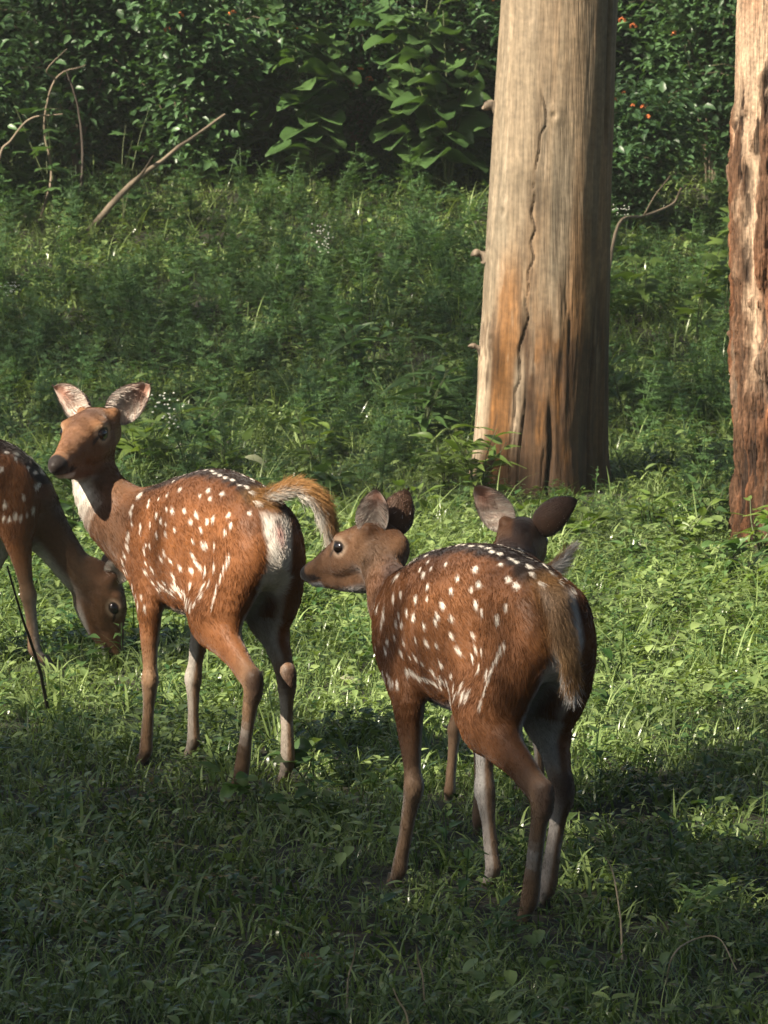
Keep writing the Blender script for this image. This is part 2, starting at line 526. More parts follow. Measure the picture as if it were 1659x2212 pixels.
        zc = np.interp(x, T[::-1, 0], T[::-1, 2]); rz = np.interp(x, T[::-1, 0], T[::-1, 4])
        hgt = (z - zc) / rz + 0.06 * nz
        trunk = mixc(np.broadcast_to(ORANGE, Q.shape), RUST, np.clip(0.45 + 0.5 * nz + 0.35 * sstep(-0.2, -0.8, hgt), 0, 1))
        trunk = mixc(trunk, RUST * 0.75, sstep(0.35, 0.85, hgt) * 0.8)
        trunk = mixc(trunk, DARK * 0.45, sstep(0.875, 0.955, hgt + 0.03 * nz2) * sstep(0.42, 0.25, x) * sstep(-0.33, -0.24, x) * 0.95)
        trunk = mixc(trunk, DARK * 2.2, sstep(0.085, 0.02, np.abs(y)) * sstep(0.60, 0.68, z) * sstep(-0.1, 0.15, x) * 0.5)
        belly = sstep(-0.80, -0.97, hgt) * sstep(0.34, 0.2, x) * np.maximum(sstep(-0.24, -0.16, x), sstep(0.045, 0.03, np.abs(y)))
        trunk = mixc(trunk, WHITE * 0.85, belly)
        rump = sstep(-0.290, -0.320, x) * sstep(0.040, 0.024, np.abs(y) + 0.01 * nz) * sstep(0.675, 0.645, z)
        trunk = mixc(trunk, WHITE, rump)
        out = {'torso': trunk}
        for l in legs:
            t, tang, ctr = l.param(Q)
            sgn = 1.0 if 'left' in l.name else -1.0
            inner = -sgn * Nn[:, 1] + 0.15 * nz
            hind = 'hind' in l.name
            c = mixc(np.broadcast_to(ORANGE * 0.9, Q.shape), RUST, np.clip(0.4 + 0.5 * nz, 0, 1))
            c = mixc(c, TAN, sstep(0.30, 0.55, t) if hind else sstep(0.28, 0.5, t))
            c = mixc(c, TAN * 0.62, sstep(0.5, 0.6, t) * 0.6 * np.clip(0.6 + 1.2 * nz, 0, 1))
            c = mixc(c, WHITE * 0.72, sstep(0.30, 0.8, inner) * (sstep(0.1, 0.3, t) * (0.9 - 0.35 * sstep(0.5, 0.7, t))) * (1 - (0.9 * np.exp(-((t - 0.47) / 0.09) ** 2) if hind else 0)))
            if hind:
                back = sstep(-0.15, -0.6, Nn[:, 0]) * sstep(0.35, 0.8, inner) * sstep(0.060, 0.045, np.abs(y))
                c = mixc(c, WHITE * 0.8, back * sstep(0.62, 0.3, t))
                c = mixc(c, DARK * 2.5, np.exp(-((t - 0.505) / 0.055) ** 2) * sstep(0.0, 0.7, -Nn[:, 0]) * 0.8)
                c = mixc(c, WHITE * 0.75, np.exp(-((t - 0.68) / 0.03) ** 2) * sstep(0.2, 0.8, sgn * Nn[:, 1] - 0.3 * Nn[:, 0]) * 0.6)
            else:
                c = mixc(c, WHITE * 0.62, sstep(0.45, 0.6, t) * sstep(-0.3, 0.7, Nn[:, 0] + 0.3 * nz) * 0.55)
            c = mixc(c, TAN * 0.75, sstep(0.9, 1.0, t) * 0.5)
            out[l.name] = c
        t, tang, ctr = neck.param(Q)
        nup = P.get('neck_front', np.array((1.0, 0, -0.6)))
        fr = ((Q - ctr) * unit(nup)).sum(1) / 0.06
        c = mixc(np.broadcast_to(BROWN * 1.15, Q.shape), RUST, np.clip(0.4 + 0.6 * nz, 0, 1))
        c = mixc(c, TAN * 0.85, sstep(0.3, 0.9, t) * 0.75)
        c = mixc(c, DARK * 3, sstep(-0.55, -1.0, fr) * sstep(0.95, 0.5, t) * 0.8)
        c = mixc(c, BROWN * 0.8, sstep(0.2, 0.8, fr) * sstep(0.45, 0.2, t) * 0.8)
        c = mixc(c, WHITE * 0.95, sstep(0.30, 0.85, fr + 0.06 * nz) * sstep(0.36, 0.58, t))
        out['neck'] = c
        hq = hf.inv(Q); hx, hy, hz = hq.T
        c = mixc(np.broadcast_to(np.array((0.180, 0.086, 0.038)), Q.shape), np.array((0.110, 0.050, 0.023)), np.clip(0.35 + 0.7 * nz, 0, 1))
        fore = sstep(0.012, 0.035, hz - 0.25 * np.minimum(hx, 0) + 0.31 * np.maximum(hx, 0))
        c = mixc(c, np.array((0.085, 0.043, 0.028)), fore * sstep(0.040, 0.012, np.abs(hy)) * sstep(-.09, -.03, hx) * np.clip(0.75 + 0.6 * nz, 0, 0.95))
        c = mixc(c, WHITE * 0.8, sstep(-.078, -.092, hz + 0.10 * hx) * sstep(-0.09, 0.0, hx) * 0.8)
        er = np.sqrt((hx + .002) ** 2 + (np.abs(hy) - .046) ** 2 + ((hz - .006) * 1.25) ** 2)
        c = mixc(c, np.array((0.36, 0.24, 0.15)), sstep(.036, .022, er) * 0.8)
        c = mixc(c, DARK, sstep(.0215, .0185, er))
        tear = sstep(.006, .003, np.abs(hz - .006 + (hx - .012) * 0.75 + 0.0)) * sstep(.010, .016, hx) * sstep(.040, .034, hx) * (np.abs(hy) > 0.02)
        c = mixc(c, DARK * 1.5, tear * 0.9)
        ml = sstep(.0040, .0015, np.abs(hz + .058 + 0.06 * (hx - .1))) * sstep(.082, .094, hx)
        c = mixc(c, DARK, ml * 0.95)
        nose = sstep(.130, .138, hx - 0.25 * (hz + .045)) * sstep(-.062, -.054, hz)
        c = mixc(c, DARK * 0.55, nose)
        nost = np.exp(-((hx - .141) / .006) ** 2 - ((np.abs(hy) - .013) / .005) ** 2 - ((hz + .038) / .005) ** 2)
        c = mixc(c, DARK * 0.2, np.clip(nost * 1.4, 0, 1))
        lip = sstep(.098, .108, hx) * sstep(-.066, -.058, hz + 0.002) * sstep(-.044, -.052, hz)
        c = mixc(c, DARK * 0.8, lip * 0.9)
        chin = sstep(.085, .1, hx) * sstep(-.064, -.069, hz)
        c = mixc(c, WHITE * 0.9, chin)
        c = mixc(c, RUST * 0.9, sstep(-.07, -.1, hx) * sstep(0.0, 0.03, hz) * 0.6)
        if P.get('nape'):
            c = mixc(c, DARK * 1.3, sstep(-.045, -.075, hx) * sstep(0.028, 0.012, np.abs(hy)) * sstep(-0.05, -0.01, hz) * 0.9)
        out['head'] = c
        t, tang, ctr = tail.param(Q)
        tu = P.get('tail_white', np.array((-1.0, 0, -0.5)))
        under = (Nn * unit(tu)).sum(1)
        c = mixc(np.broadcast_to(np.array((0.36, 0.195, 0.075)), Q.shape), np.array((0.20, 0.095, 0.034)), np.clip(0.4 + 0.8 * nz, 0, 1))
        c = mixc(c, WHITE * 1.05, np.clip(sstep(0.0, 0.5, under) + sstep(0.93, 1.0, t), 0, 1))
        out['tail'] = c
        col = sum(W[:, [i]] * out[k] for i, k in enumerate(keys))
        for kh in ('hind_left', 'hind_right'):                      # dark gland patch on the point of each hock
            hd = np.linalg.norm(Q - (np.array(P[kh][1], float) + np.array((-0.018, 0, 0.012))), axis=1)
            col = mixc(col, np.array((0.060, 0.034, 0.021)), sstep(0.036, 0.014, hd + 0.006 * nz) * 0.85)
        # white seam between the thighs below the tail
        seam = sstep(-0.27, -0.315, x) * sstep(0.036, 0.020, np.abs(y)) * sstep(0.66, 0.62, z) * (W[:, keys.index('tail')] < 0.4)
        col = mixc(col, WHITE, seam * sstep(0.36, 0.46, z))
        pink = sstep(-0.29, -0.31, x) * np.exp(-(y / 0.012) ** 2 - ((z - 0.615) / 0.028) ** 2) * (W[:, keys.index('tail')] < 0.5)
        col = mixc(col, np.array((0.30, 0.12, 0.10)), pink * 0.8)
        col = mixc(col, DARK * 2, sstep(-0.29, -0.31, x) * np.exp(-(y / 0.007) ** 2 - ((z - 0.640) / 0.010) ** 2) * 0.9)
        return col, W, keys
    col, W, keys = shade(V, N, False)
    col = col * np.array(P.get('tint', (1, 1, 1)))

    # ---- white spots: rough rows along both flanks, a row beside the spine, a streak on the thigh, a low line
    spots = []
    body_idx = np.where((W[:, keys.index('torso')] + W[:, keys.index('hind_left')] + W[:, keys.index('hind_right')] + W[:, keys.index('fore_left')] + W[:, keys.index('fore_right')] > 0.6) & (V[:, 2] > 0.36) & (V[:, 0] < 0.36))[0]
    BV, BN = V[body_idx], N[body_idx]
    phi = np.degrees(np.arctan2(np.abs(BV[:, 1]), BV[:, 2] - 0.555))     # 0 at the spine, 90 at the side, 180 at the belly
    sid = np.sign(BV[:, 1])
    def put(x, ph, s, size, elong=1.5):
        sc = ((BV[:, 0] - x) / 0.01) ** 2 + ((phi - ph) / 4.5) ** 2 + np.where(sid == s, 0, 1e6)
        j = sc.argmin()
        if sc[j] < 20:
            spots.append((*BV[j], *BN[j], size * 1.06, elong, rng.uniform(0.75, 1.0)))
    for s in (1, -1):
        for x in np.arange(-0.30, 0.31, 0.034):
            put(x + rng.normal(0, 0.004), 8.0 + rng.normal(0, 1), s, 0.0038, 2.3)
        for r, ph in enumerate((24, 38, 51, 63, 76, 89, 101, 113, 124)):
            xs = np.arange(-0.29, 0.33, 0.056)
            for x in xs:
                if rng.random() < 0.26: continue
                if ph > 70 and x < -0.27: continue
                put(x + 0.028 * (r % 2) + rng.normal(0, 0.015), ph + rng.normal(0, 4.2), s, rng.uniform(0.0036, 0.0058), rng.uniform(1.3, 2.1))
        for x in np.arange(-0.20, 0.25, 0.017):
            put(x, 134 + 5 * math.sin(x * 9) + rng.normal(0, 2.5), s, rng.uniform(0.003, 0.0062), 1.9)
        for q in np.linspace(0, 1, 11):
            put(-0.292 + 0.045 * q + rng.normal(0, 0.0025), 90 + 44 * q, s, rng.uniform(0.0024, 0.0036), 2.3)
    SP = np.array(spots)

    def flow(Q, Nn, W):
        t_dir = np.zeros_like(Q)
        for i, k in enumerate(keys):
            if k == 'torso': d = np.broadcast_to(np.array((-0.9, 0, -0.45)), Q.shape)
            elif k == 'head': d = np.broadcast_to(hf.vec((-1, 0, -0.15)), Q.shape)
            elif k == 'neck': d = -neck.param(Q)[1] + np.array((0, 0, -0.15))
            elif k == 'tail': d = tail.param(Q)[1]
            else:
                l = legs[legn.index(k)]; d = l.param(Q)[1] + np.array((-0.25, 0, -0.4))
            t_dir = t_dir + W[:, [i]] * d
        t_dir = t_dir - Nn * (t_dir * Nn).sum(1, keepdims=True)
        return unit(t_dir)

    def spot_mask(Q, Nn, Fl):
        m = np.zeros(len(Q)); jit = np.random.default_rng(5).normal(0, 1, len(Q))
        order = np.argsort(Q[:, 0]); xs_ = Q[order, 0]
        for sp in SP:
            near = order[np.searchsorted(xs_, sp[0] - 0.016):np.searchsorted(xs_, sp[0] + 0.016)]
            near = near[(np.abs(Q[near] - sp[:3]) < 0.016).all(1)]
            if not len(near): continue
            dd = Q[near] - sp[:3]; f = Fl[near]
            al = (dd * f).sum(1); ac2 = np.maximum((dd ** 2).sum(1) - al ** 2, 0)
            e = np.sqrt((al / (sp[6] * sp[7])) ** 2 + ac2 / sp[6] ** 2)
            m[near] = np.maximum(m[near], sstep(1.5, 0.55, e + 0.22 * jit[near]) * sp[8])
        return m
    Fl = flow(V, N, W)
    base_col = col
    col = mixc(col, WHITE * 1.1, spot_mask(V, N, Fl) * 0.9)
    obj_from('body', V, F, skin_mat, root, True, col)

    # ---- fur strands
    tri = np.concatenate([F[:, [0, 1, 2]], F[:, [0, 2, 3]]])
    ar = np.linalg.norm(np.cross(V[tri[:, 1]] - V[tri[:, 0]], V[tri[:, 2]] - V[tri[:, 0]]), axis=1)
    tw = W[:, keys.index('tail')][tri].mean(1); hw = W[:, keys.index('head')][tri].mean(1)
    pr = ar * (1 + 3 * tw + 1.2 * hw); pr /= pr.sum()
    ti = rng.choice(len(tri), n_fur, p=pr)
    u, v = rng.random((2, n_fur)); m = u + v > 1; u[m], v[m] = 1 - u[m], 1 - v[m]
    A3, B3, C3 = V[tri[ti, 0]], V[tri[ti, 1]], V[tri[ti, 2]]
    R = A3 + (B3 - A3) * u[:, None] + (C3 - A3) * v[:, None]
    Nf = unit(N[tri[ti, 0]] * (1 - u - v)[:, None] + N[tri[ti, 1]] * u[:, None] + N[tri[ti, 2]] * v[:, None])
    bw = np.stack([1 - u - v, u, v], 1)
    fc = np.einsum('nk,nkc->nc', bw, base_col[tri[ti]]); Wf = np.einsum('nk,nkc->nc', bw, W[tri[ti]]); Ff = unit(np.einsum('nk,nkc->nc', bw, Fl[tri[ti]]))
    sm = spot_mask(R, Nf, Ff)
    fc = mixc(fc, WHITE * 1.15, sm)
    fc = fc * np.exp(rng.normal(0, 0.16, n_fur))[:, None]
    kk = {k: Wf[:, i] for i, k in enumerate(keys)}
    legw = sum(kk[n] for n in legn)
    low = sstep(0.42, 0.30, R[:, 2]) * legw
    ln = 0.0125 * kk['torso'] + 0.0042 * kk['head'] + 0.012 * kk['neck'] + 0.040 * kk['tail'] + 0.0115 * legw - 0.0065 * low
    ln *= rng.uniform(0.7, 1.25, n_fur)
    hq = hf.inv(R)
    bare = ((np.sqrt((hq[:, 0] + .002) ** 2 + (np.abs(hq[:, 1]) - .046) ** 2 + (hq[:, 2] - .006) ** 2) < 0.0205) | ((hq[:, 0] > 0.125) & (hq[:, 2] > -0.06) & (hq[:, 0] < 0.2))) & (kk['head'] > 0.4)
    ln = np.where(bare, 0.0006, ln)
    lift = 0.20 + 0.06 * kk['tail']
    clump = np.stack([fbm(R * 45, 2, seed + 31), fbm(R * 45 + 9, 2, seed + 32), fbm(R * 45 + 21, 2, seed + 33)], 1)
    Dr = unit(Ff + Nf * lift[:, None] + clump * 0.30 + rng.normal(0, 1, (n_fur, 3)) * (0.10 + 0.14 * kk['tail'])[:, None])
    Dr = unit(Dr + Nf * np.maximum(0, 0.08 - (Dr * Nf).sum(1))[:, None])
    bend = -0.12 * Nf + np.array((0, 0, -0.10))
    sets = [(R, Dr, ln, fc, bend)]
    for side, key in ((1, 'ear_left'), (-1, 'ear_right')):
        ax, op = P[key]
        el = P.get('ear_length', 0.108)
        for (r_, d_, l_, c_) in build_ear(root, hf, side, ax, op, el, mats=DEER_MATS):
            sets.append((r_, d_, l_, c_, np.zeros_like(r_)))
    add_fur(root, *[np.concatenate([np.broadcast_to(s[i], (len(s[0]), 3)) if i in (0, 1, 3, 4) else s[i] for s in sets]) for i in range(5)], fur_mat)
    for s in (1, -1):
        c = hf.to((-.001, s * .0415, .005))
        Vb, Fb = uv_ball((0.0190 * hf.s, 0.0150 * hf.s, 0.0150 * hf.s), (0, 0, 0))
        Vb = Vb @ hf.M + c
        obj_from('eye', Vb, Fb, eye_mat, root)
    for key in ('hind_left', 'hind_right', 'fore_left', 'fore_right'):
        toe = np.array(P[key][3], float); fet = np.array(P[key][2], float)
        fw = unit(np.array(((toe - fet)[0], (toe - fet)[1], 0)) + np.array((0.02, 0, 0)))
        lt = np.array((-fw[1], fw[0], 0))
        Vs, Fs = [], []
        for s in (1, -1):                                           # two pointed toes
            b = len(Vs) 
            ring = [(-0.016, .002), (-0.014, .013), (0.004, .0145), (0.022, .009), (0.034, .002), (0.006, .001)]
            top = [(-0.014, .003), (-0.012, .011), (0.0, .012), (0.010, .008), (0.015, .003), (0.002, .002)]
            z0 = max(0.0, toe[2] - 0.02)
            for (px, py) in ring: Vs.append(np.array((toe[0], toe[1], z0)) + fw * px + lt * s * py)
            for (px, py) in top: Vs.append(np.array((toe[0], toe[1], z0 + 0.030)) + fw * px + lt * s * py)
            for q in range(6):
                Fs.append([b + q, b + (q + 1) % 6, b + 6 + (q + 1) % 6, b + 6 + q] if s > 0 else [b + 6 + q, b + 6 + (q + 1) % 6, b + (q + 1) % 6, b + q])
            for o_ in (0, 6):
                Fs.append([b + o_, b + o_ + 1, b + o_ + 2, b + o_ + 5]); Fs.append([b + o_ + 2, b + o_ + 3, b + o_ + 4, b + o_ + 5])
        obj_from('hoof', np.array(Vs), np.array(Fs), hoof_mat, root, False)
    return root
# where the hooves stand on the ground
HOOF_SPOTS = [(-.355, 12.42), (-.22, 12.58), (-.584, 12.82), (-.48, 13.05), (.276, 10.6), (.33, 10.9), (.024, 11.1), (.228, 11.0), (.205, 11.74), (.419, 11.98), (.15, 12.28), (-.975, 15.1), (-.78, 15.0)]
# ------------------------------------------------------------------ terrain
def gz(x, y):
    x = np.asarray(x, float); y = np.asarray(y, float)
    t = np.clip((y - 20.4) / 4.0, 0, 1)
    rise = 0.165 * (np.where(y < 24.4, 4.0 * t * t * 0.5, 2.0 + (np.minimum(y, 40) - 24.4)))
    P = np.stack([x.ravel() * 0.8, y.ravel() * 0.8, np.zeros(x.size)], 1)
    n = fbm(P, 3, 5).reshape(x.shape)
    return rise + 0.035 * n * sstep(9, 16, y) + 0.012 * n

def ground_material():
    m, nt, N, L, bs = new_mat('soil_and_moss')
    tc = N.new('ShaderNodeTexCoord')
    n1 = N.new('ShaderNodeTexNoise'); n1.inputs['Scale'].default_value = 3.0; n1.inputs['Detail'].default_value = 8
    n2 = N.new('ShaderNodeTexNoise'); n2.inputs['Scale'].default_value = 60.0; n2.inputs['Detail'].default_value = 4
    L.new(tc.outputs['Object'], n1.inputs['Vector']); L.new(tc.outputs['Object'], n2.inputs['Vector'])
    r = N.new('ShaderNodeValToRGB')
    r.color_ramp.elements[0].position = 0.35; r.color_ramp.elements[0].color = (0.020, 0.026, 0.009, 1)
    r.color_ramp.elements[1].position = 0.7; r.color_ramp.elements[1].color = (0.045, 0.034, 0.020, 1)
    mx = N.new('ShaderNodeMixRGB'); mx.blend_type = 'MULTIPLY'; mx.inputs[0].default_value = 0.6
    L.new(n1.outputs[0], r.inputs[0]); L.new(r.outputs[0], mx.inputs[1]); L.new(n2.outputs[0], mx.inputs[2])
    L.new(mx.outputs[0], bs.inputs['Base Color']); bs.inputs['Roughness'].default_value = 0.95
    b = N.new('ShaderNodeBump'); b.inputs['Strength'].default_value = 0.8; b.inputs['Distance'].default_value = 0.03
    L.new(n2.outputs[0], b.inputs['Height']); L.new(b.outputs[0], bs.inputs['Normal'])
    return m

def axis_graded(fine0, fine1, step, far):
    mid = np.arange(fine0, fine1 + 1e-6, step)
    lo, hi, k, d = [], [], 0, step
    a, b = fine0, fine1
    while a > -far:
        d *= 1.35; a -= d; lo.append(a)
    d = step
    while b < far:
        d *= 1.35; b += d; hi.append(b)
    return np.array(lo[::-1] + list(mid) + hi)

gx, gy = axis_graded(-6, 6, 0.12, 220), axis_graded(4, 40, 0.12, 220)
GX, GY = np.meshgrid(gx, gy, indexing='ij')
GZ = gz(GX, GY)
nx, ny = GX.shape
ii, jj = np.meshgrid(np.arange(nx - 1), np.arange(ny - 1), indexing='ij')
q = np.stack([ii * ny + jj, (ii + 1) * ny + jj, (ii + 1) * ny + jj + 1, ii * ny + jj + 1], -1).reshape(-1, 4)
tag(obj_from('ground', np.stack([GX, GY, GZ], -1).reshape(-1, 3), q, ground_material()), 'grassy forest floor rising to a low bank behind the trees', None, None, 'structure')

# ------------------------------------------------------------------ leaf materials and leaf shapes
def leaf_material(name, c0, c1, rough=0.45, trans=0.35, scale=9.0, vein=False):
    """two leaf colours varied per object / instance and by noise, thin enough to glow against the light"""
    m, nt, N, L, bs = new_mat(name)
    oi = N.new('ShaderNodeObjectInfo'); tc = N.new('ShaderNodeTexCoord'); geo = N.new('ShaderNodeNewGeometry')
    nz = N.new('ShaderNodeTexNoise'); nz.inputs['Scale'].default_value = scale; nz.inputs['Detail'].default_value = 3
    L.new(geo.outputs['Position'], nz.inputs['Vector'])
    ad = N.new('ShaderNodeMath'); ad.operation = 'ADD'; L.new(oi.outputs['Random'], ad.inputs[0]); L.new(nz.outputs[0], ad.inputs[1])
    ri = N.new('ShaderNodeMath'); ri.operation = 'ADD'; L.new(ad.outputs[0], ri.inputs[0]); L.new(geo.outputs['Random Per Island'], ri.inputs[1])
    mr = N.new('ShaderNodeMapRange'); mr.inputs[1].default_value = 0.7; mr.inputs[2].default_value = 2.2; L.new(ri.outputs[0], mr.inputs[0])
    mx = N.new('ShaderNodeMixRGB'); mx.inputs[1].default_value = (*c0, 1); mx.inputs[2].default_value = (*c1, 1)
    L.new(mr.outputs[0], mx.inputs[0])
    L.new(mx.outputs[0], bs.inputs['Base Color']); bs.inputs['Roughness'].default_value = rough; bs.inputs['Specular IOR Level'].default_value = 0.5
    tr = N.new('ShaderNodeBsdfTranslucent')
    br = N.new('ShaderNodeMixRGB'); br.blend_type = 'MULTIPLY'; br.inputs[0].default_value = 1; br.inputs[2].default_value = (1.25, 1.3, 0.6, 1)
    L.new(mx.outputs[0], br.inputs[1]); L.new(br.outputs[0], tr.inputs[0])
    ms = N.new('ShaderNodeMixShader'); ms.inputs[0].default_value = trans
    L.new(bs.outputs[0], ms.inputs[1]); L.new(tr.outputs[0], ms.inputs[2])
    L.new(ms.outputs[0], N['Material Output'].inputs[0])
    return m

M_GRASS = leaf_material('grass_blade', (0.025, 0.062, 0.015), (0.245, 0.325, 0.115), 0.27, 0.28, 2.5)
M_HERB = leaf_material('herb_leaf', (0.034, 0.088, 0.026), (0.125, 0.205, 0.068), 0.36, 0.30, 3.0)
M_DRYGRASS = leaf_material('dry_grass', (0.20, 0.17, 0.08), (0.33, 0.29, 0.16), 0.7, 0.25, 3.0)
M_SHRUB = leaf_material('shrub_leaf', (0.028, 0.070, 0.028), (0.078, 0.150, 0.058), 0.42, 0.28, 1.2)
M_FERN = leaf_material('feathery_leaf', (0.038, 0.092, 0.030), (0.098, 0.180, 0.060), 0.5, 0.32, 1.5)
M_BROAD = leaf_material('broad_leaf', (0.040, 0.088, 0.028), (0.080, 0.145, 0.042), 0.38, 0.30, 4.0)
M_BRIGHT = leaf_material('bright_leaf', (0.085, 0.150, 0.030), (0.150, 0.215, 0.050), 0.40, 0.36, 4.0)
M_CANOPY = leaf_material('canopy_leaf', (0.030, 0.060, 0.016), (0.070, 0.110, 0.030), 0.5, 0.22, 0.6)
M_STEM = plain_mat('green_stem', (0.075, 0.095, 0.035), 0.6)
M_TWIG = plain_mat('grey_brown_twig', (0.16, 0.125, 0.085), 0.8)
M_DARKTWIG = plain_mat('dark_twig', (0.045, 0.034, 0.026), 0.8)
M_DRYSTALK = plain_mat('dry_stalk', (0.34, 0.27, 0.17), 0.8)
M_WHITEFLOWER = plain_mat('white_flower', (0.70, 0.70, 0.62), 0.7)
M_ORANGE = plain_mat('orange_flower', (0.75, 0.22, 0.07), 0.6)
M_DEADLEAF = leaf_material('dead_leaf', (0.23, 0.10, 0.05), (0.40, 0.22, 0.11), 0.7, 0.2, 8.0)
M_PALELEAF = leaf_material('pale_leaf', (0.24, 0.27, 0.15), (0.40, 0.40, 0.27), 0.6, 0.3, 8.0)

def leaf_grid(length, width, shape='oval', fold=0.25, droop=0.25, nu=6, wave=0.0, seed=0, teeth=0.0):
    """one leaf along +x, up +z: midrib fold, drooping tip; returns verts, quads"""
    rng = np.random.default_rng(seed)
    V, F = [], []
    nv = 2
    for i in range(nu + 1):
        u = i / nu
        if shape == 'oval': w = math.sin(math.pi * min(1, u ** 0.8)) ** 0.8
        elif shape == 'lance': w = math.sin(math.pi * u ** 0.62) ** 1.1
        elif shape == 'heart': w = math.sqrt(max(0.0, 1 - ((u - 0.38) / 0.62) ** 2)) if u > 0.38 else 0.55 + 0.45 * math.sqrt(1 - ((u - 0.38) / 0.38) ** 2)
        else: w = math.sin(math.pi * u ** 0.7)
        w = max(w, 0.02) * width / 2 * (1 + teeth * (1 if i % 2 else -1))
        zc = -droop * length * u * u
        for j in (-1, -0.5, 0, 0.5, 1):
            V.append((u * length - (0.10 * length if (shape == 'heart' and i == 0 and abs(j) > 0) else 0), j * w, zc + fold * abs(j) * w + wave * width * math.sin(7 * u + 3 * j + seed) * abs(j) + rng.normal(0, 0.004) * width))
    for i in range(nu):
        for j in range(4):
            a = i * 5 + j
            F.append([a, a + 5, a + 6, a + 1])
    return np.array(V), np.array(F)

def lobed_leaf(R, seed=0):
    """a five-pointed, maple-like leaf blade, stalk at the origin, pointing +x"""
    rng = np.random.default_rng(seed)
    pts = [(0, 0)]
    tips = [(-115, .55), (-58, .85), (0, 1.0), (58, .85), (115, .55)]
    for k, (a, r) in enumerate(tips):
        if k:
            am = (tips[k - 1][0] + a) / 2; pts.append((math.radians(am), 0.47 * R))
        for da, rr in ((-16, .72), (0, 1.0), (16, .72)):
            pts.append((math.radians(a + da), r * rr * R * (1 + rng.normal(0, .04))))
    V = [(0, 0, 0)] + [(0.28 * R + r * math.cos(a), r * math.sin(a), -0.35 * (r * r) / R * (0.4 + 0.6 * abs(math.sin(a * 1.5)))) for a, r in pts[1:]]
    V.insert(1, (0.28 * R, 0, 0.02 * R))
    n = len(V)
    F = [[1, i, i + 1] for i in range(2, n - 1)] + [[1, n - 1, 0], [1, 0, 2]]
    return np.array(V), np.array(F)

def basis(d, up=(0, 0, 1)):
    d = unit(np.asarray(d, float)); u = np.asarray(up, float)
    s_ = np.cross(u, d)
    if np.linalg.norm(s_) < 1e-4: s_ = np.cross((1, 0, 0), d)
    s_ = unit(s_)
    return np.stack([d, s_, np.cross(d, s_)])          # rows: x, y, z axes

def tube(path, radii, sides=6):
    path = np.asarray(path, float); n = len(path)
    T = unit(np.gradient(path, axis=0))
    V, F = [], []
    for i in range(n):
        B_ = basis(T[i], (0.13, 0.07, 1))
        for k in range(sides):
            a = 2 * math.pi * k / sides
            V.append(path[i] + radii[i] * (math.cos(a) * B_[1] + math.sin(a) * B_[2]))
    for i in range(n - 1):
        for k in range(sides):
            F.append([i * sides + k, i * sides + (k + 1) % sides, (i + 1) * sides + (k + 1) % sides, (i + 1) * sides + k])
    return np.array(V), np.array(F)

class Soup:
    """collects many small meshes into one"""
    def __init__(self): self.V, self.Q, self.T, self.n = [], [], [], 0
    def add(self, V, F):
        F = np.asarray(F) + self.n
        (self.Q if F.shape[1] == 4 else self.T).append(F)
        self.V.append(V); self.n += len(V)
    def faces(self): return [np.concatenate(x) for x in (self.Q, self.T) if x]
    def verts(self): return np.concatenate(self.V)

def blade(base, ang, length, width, lean, curl, seg=4):
    d = np.array((math.cos(ang), math.sin(ang), 0)); s_ = np.array((-d[1], d[0], 0))
    V = []
    p = np.array(base, float); th = lean
    for i in range(seg + 1):
        u = i / seg
        w = width * (1 - u ** 1.6) * 0.5 + 0.0002
        V += [p - s_ * w, p + s_ * w]
        th_i = th + curl * u
        p = p + (d * math.sin(th_i) + np.array((0, 0, 1)) * math.cos(th_i)) * length / seg
    return np.array(V), np.array([[2 * i, 2 * i + 1, 2 * i + 3, 2 * i + 2] for i in range(seg)])

# ------------------------------------------------------------------ scatter: variants in an unlinked collection, points carry the placement
def scatter(name, variants, pts, rotz, scl, pick, label):
    coll = bpy.data.collections.new(name + '_variants')
    for k, me in enumerate(variants):
        o = bpy.data.objects.new('%s_piece_%02d' % (name, k), me)
        coll.objects.link(o)
    me = bpy.data.meshes.new(name)
    me.vertices.add(len(pts)); me.vertices.foreach_set('co', np.asarray(pts, np.float32).ravel())
    a = me.attributes.new('rot', 'FLOAT_VECTOR', 'POINT'); a.data.foreach_set('vector', np.asarray(rotz, np.float32).ravel())
    a = me.attributes.new('scl', 'FLOAT', 'POINT'); a.data.foreach_set('value', np.asarray(scl, np.float32))
    a = me.attributes.new('pick', 'INT', 'POINT'); a.data.foreach_set('value', np.asarray(pick, np.int32))
    ob = link(bpy.data.objects.new(name, me))
    ng = bpy.data.node_groups.new(name + '_scatter', 'GeometryNodeTree')
    ng.interface.new_socket('Geometry', in_out='INPUT', socket_type='NodeSocketGeometry')
    ng.interface.new_socket('Geometry', in_out='OUTPUT', socket_type='NodeSocketGeometry')
    N, L = ng.nodes, ng.links
    gi, go = N.new('NodeGroupInput'), N.new('NodeGroupOutput')
    ci = N.new('GeometryNodeCollectionInfo'); ci.inputs[0].default_value = coll; ci.inputs[1].default_value = True; ci.inputs[2].default_value = True
    ip = N.new('GeometryNodeInstanceOnPoints'); ip.inputs['Pick Instance'].default_value = True
    def at(nm, t):
        n = N.new('GeometryNodeInputNamedAttribute'); n.data_type = t; n.inputs[0].default_value = nm; return n.outputs[0]
    L.new(gi.outputs[0], ip.inputs['Points']); L.new(ci.outputs[0], ip.inputs['Instance'])
    L.new(at('pick', 'INT'), ip.inputs['Instance Index']); L.new(at('rot', 'FLOAT_VECTOR'), ip.inputs['Rotation']); L.new(at('scl', 'FLOAT'), ip.inputs['Scale'])
    L.new(ip.outputs[0], go.inputs[0])
    md = ob.modifiers.new('scatter', 'NODES'); md.node_group = ng
    return tag(ob, label, None, None, 'stuff')

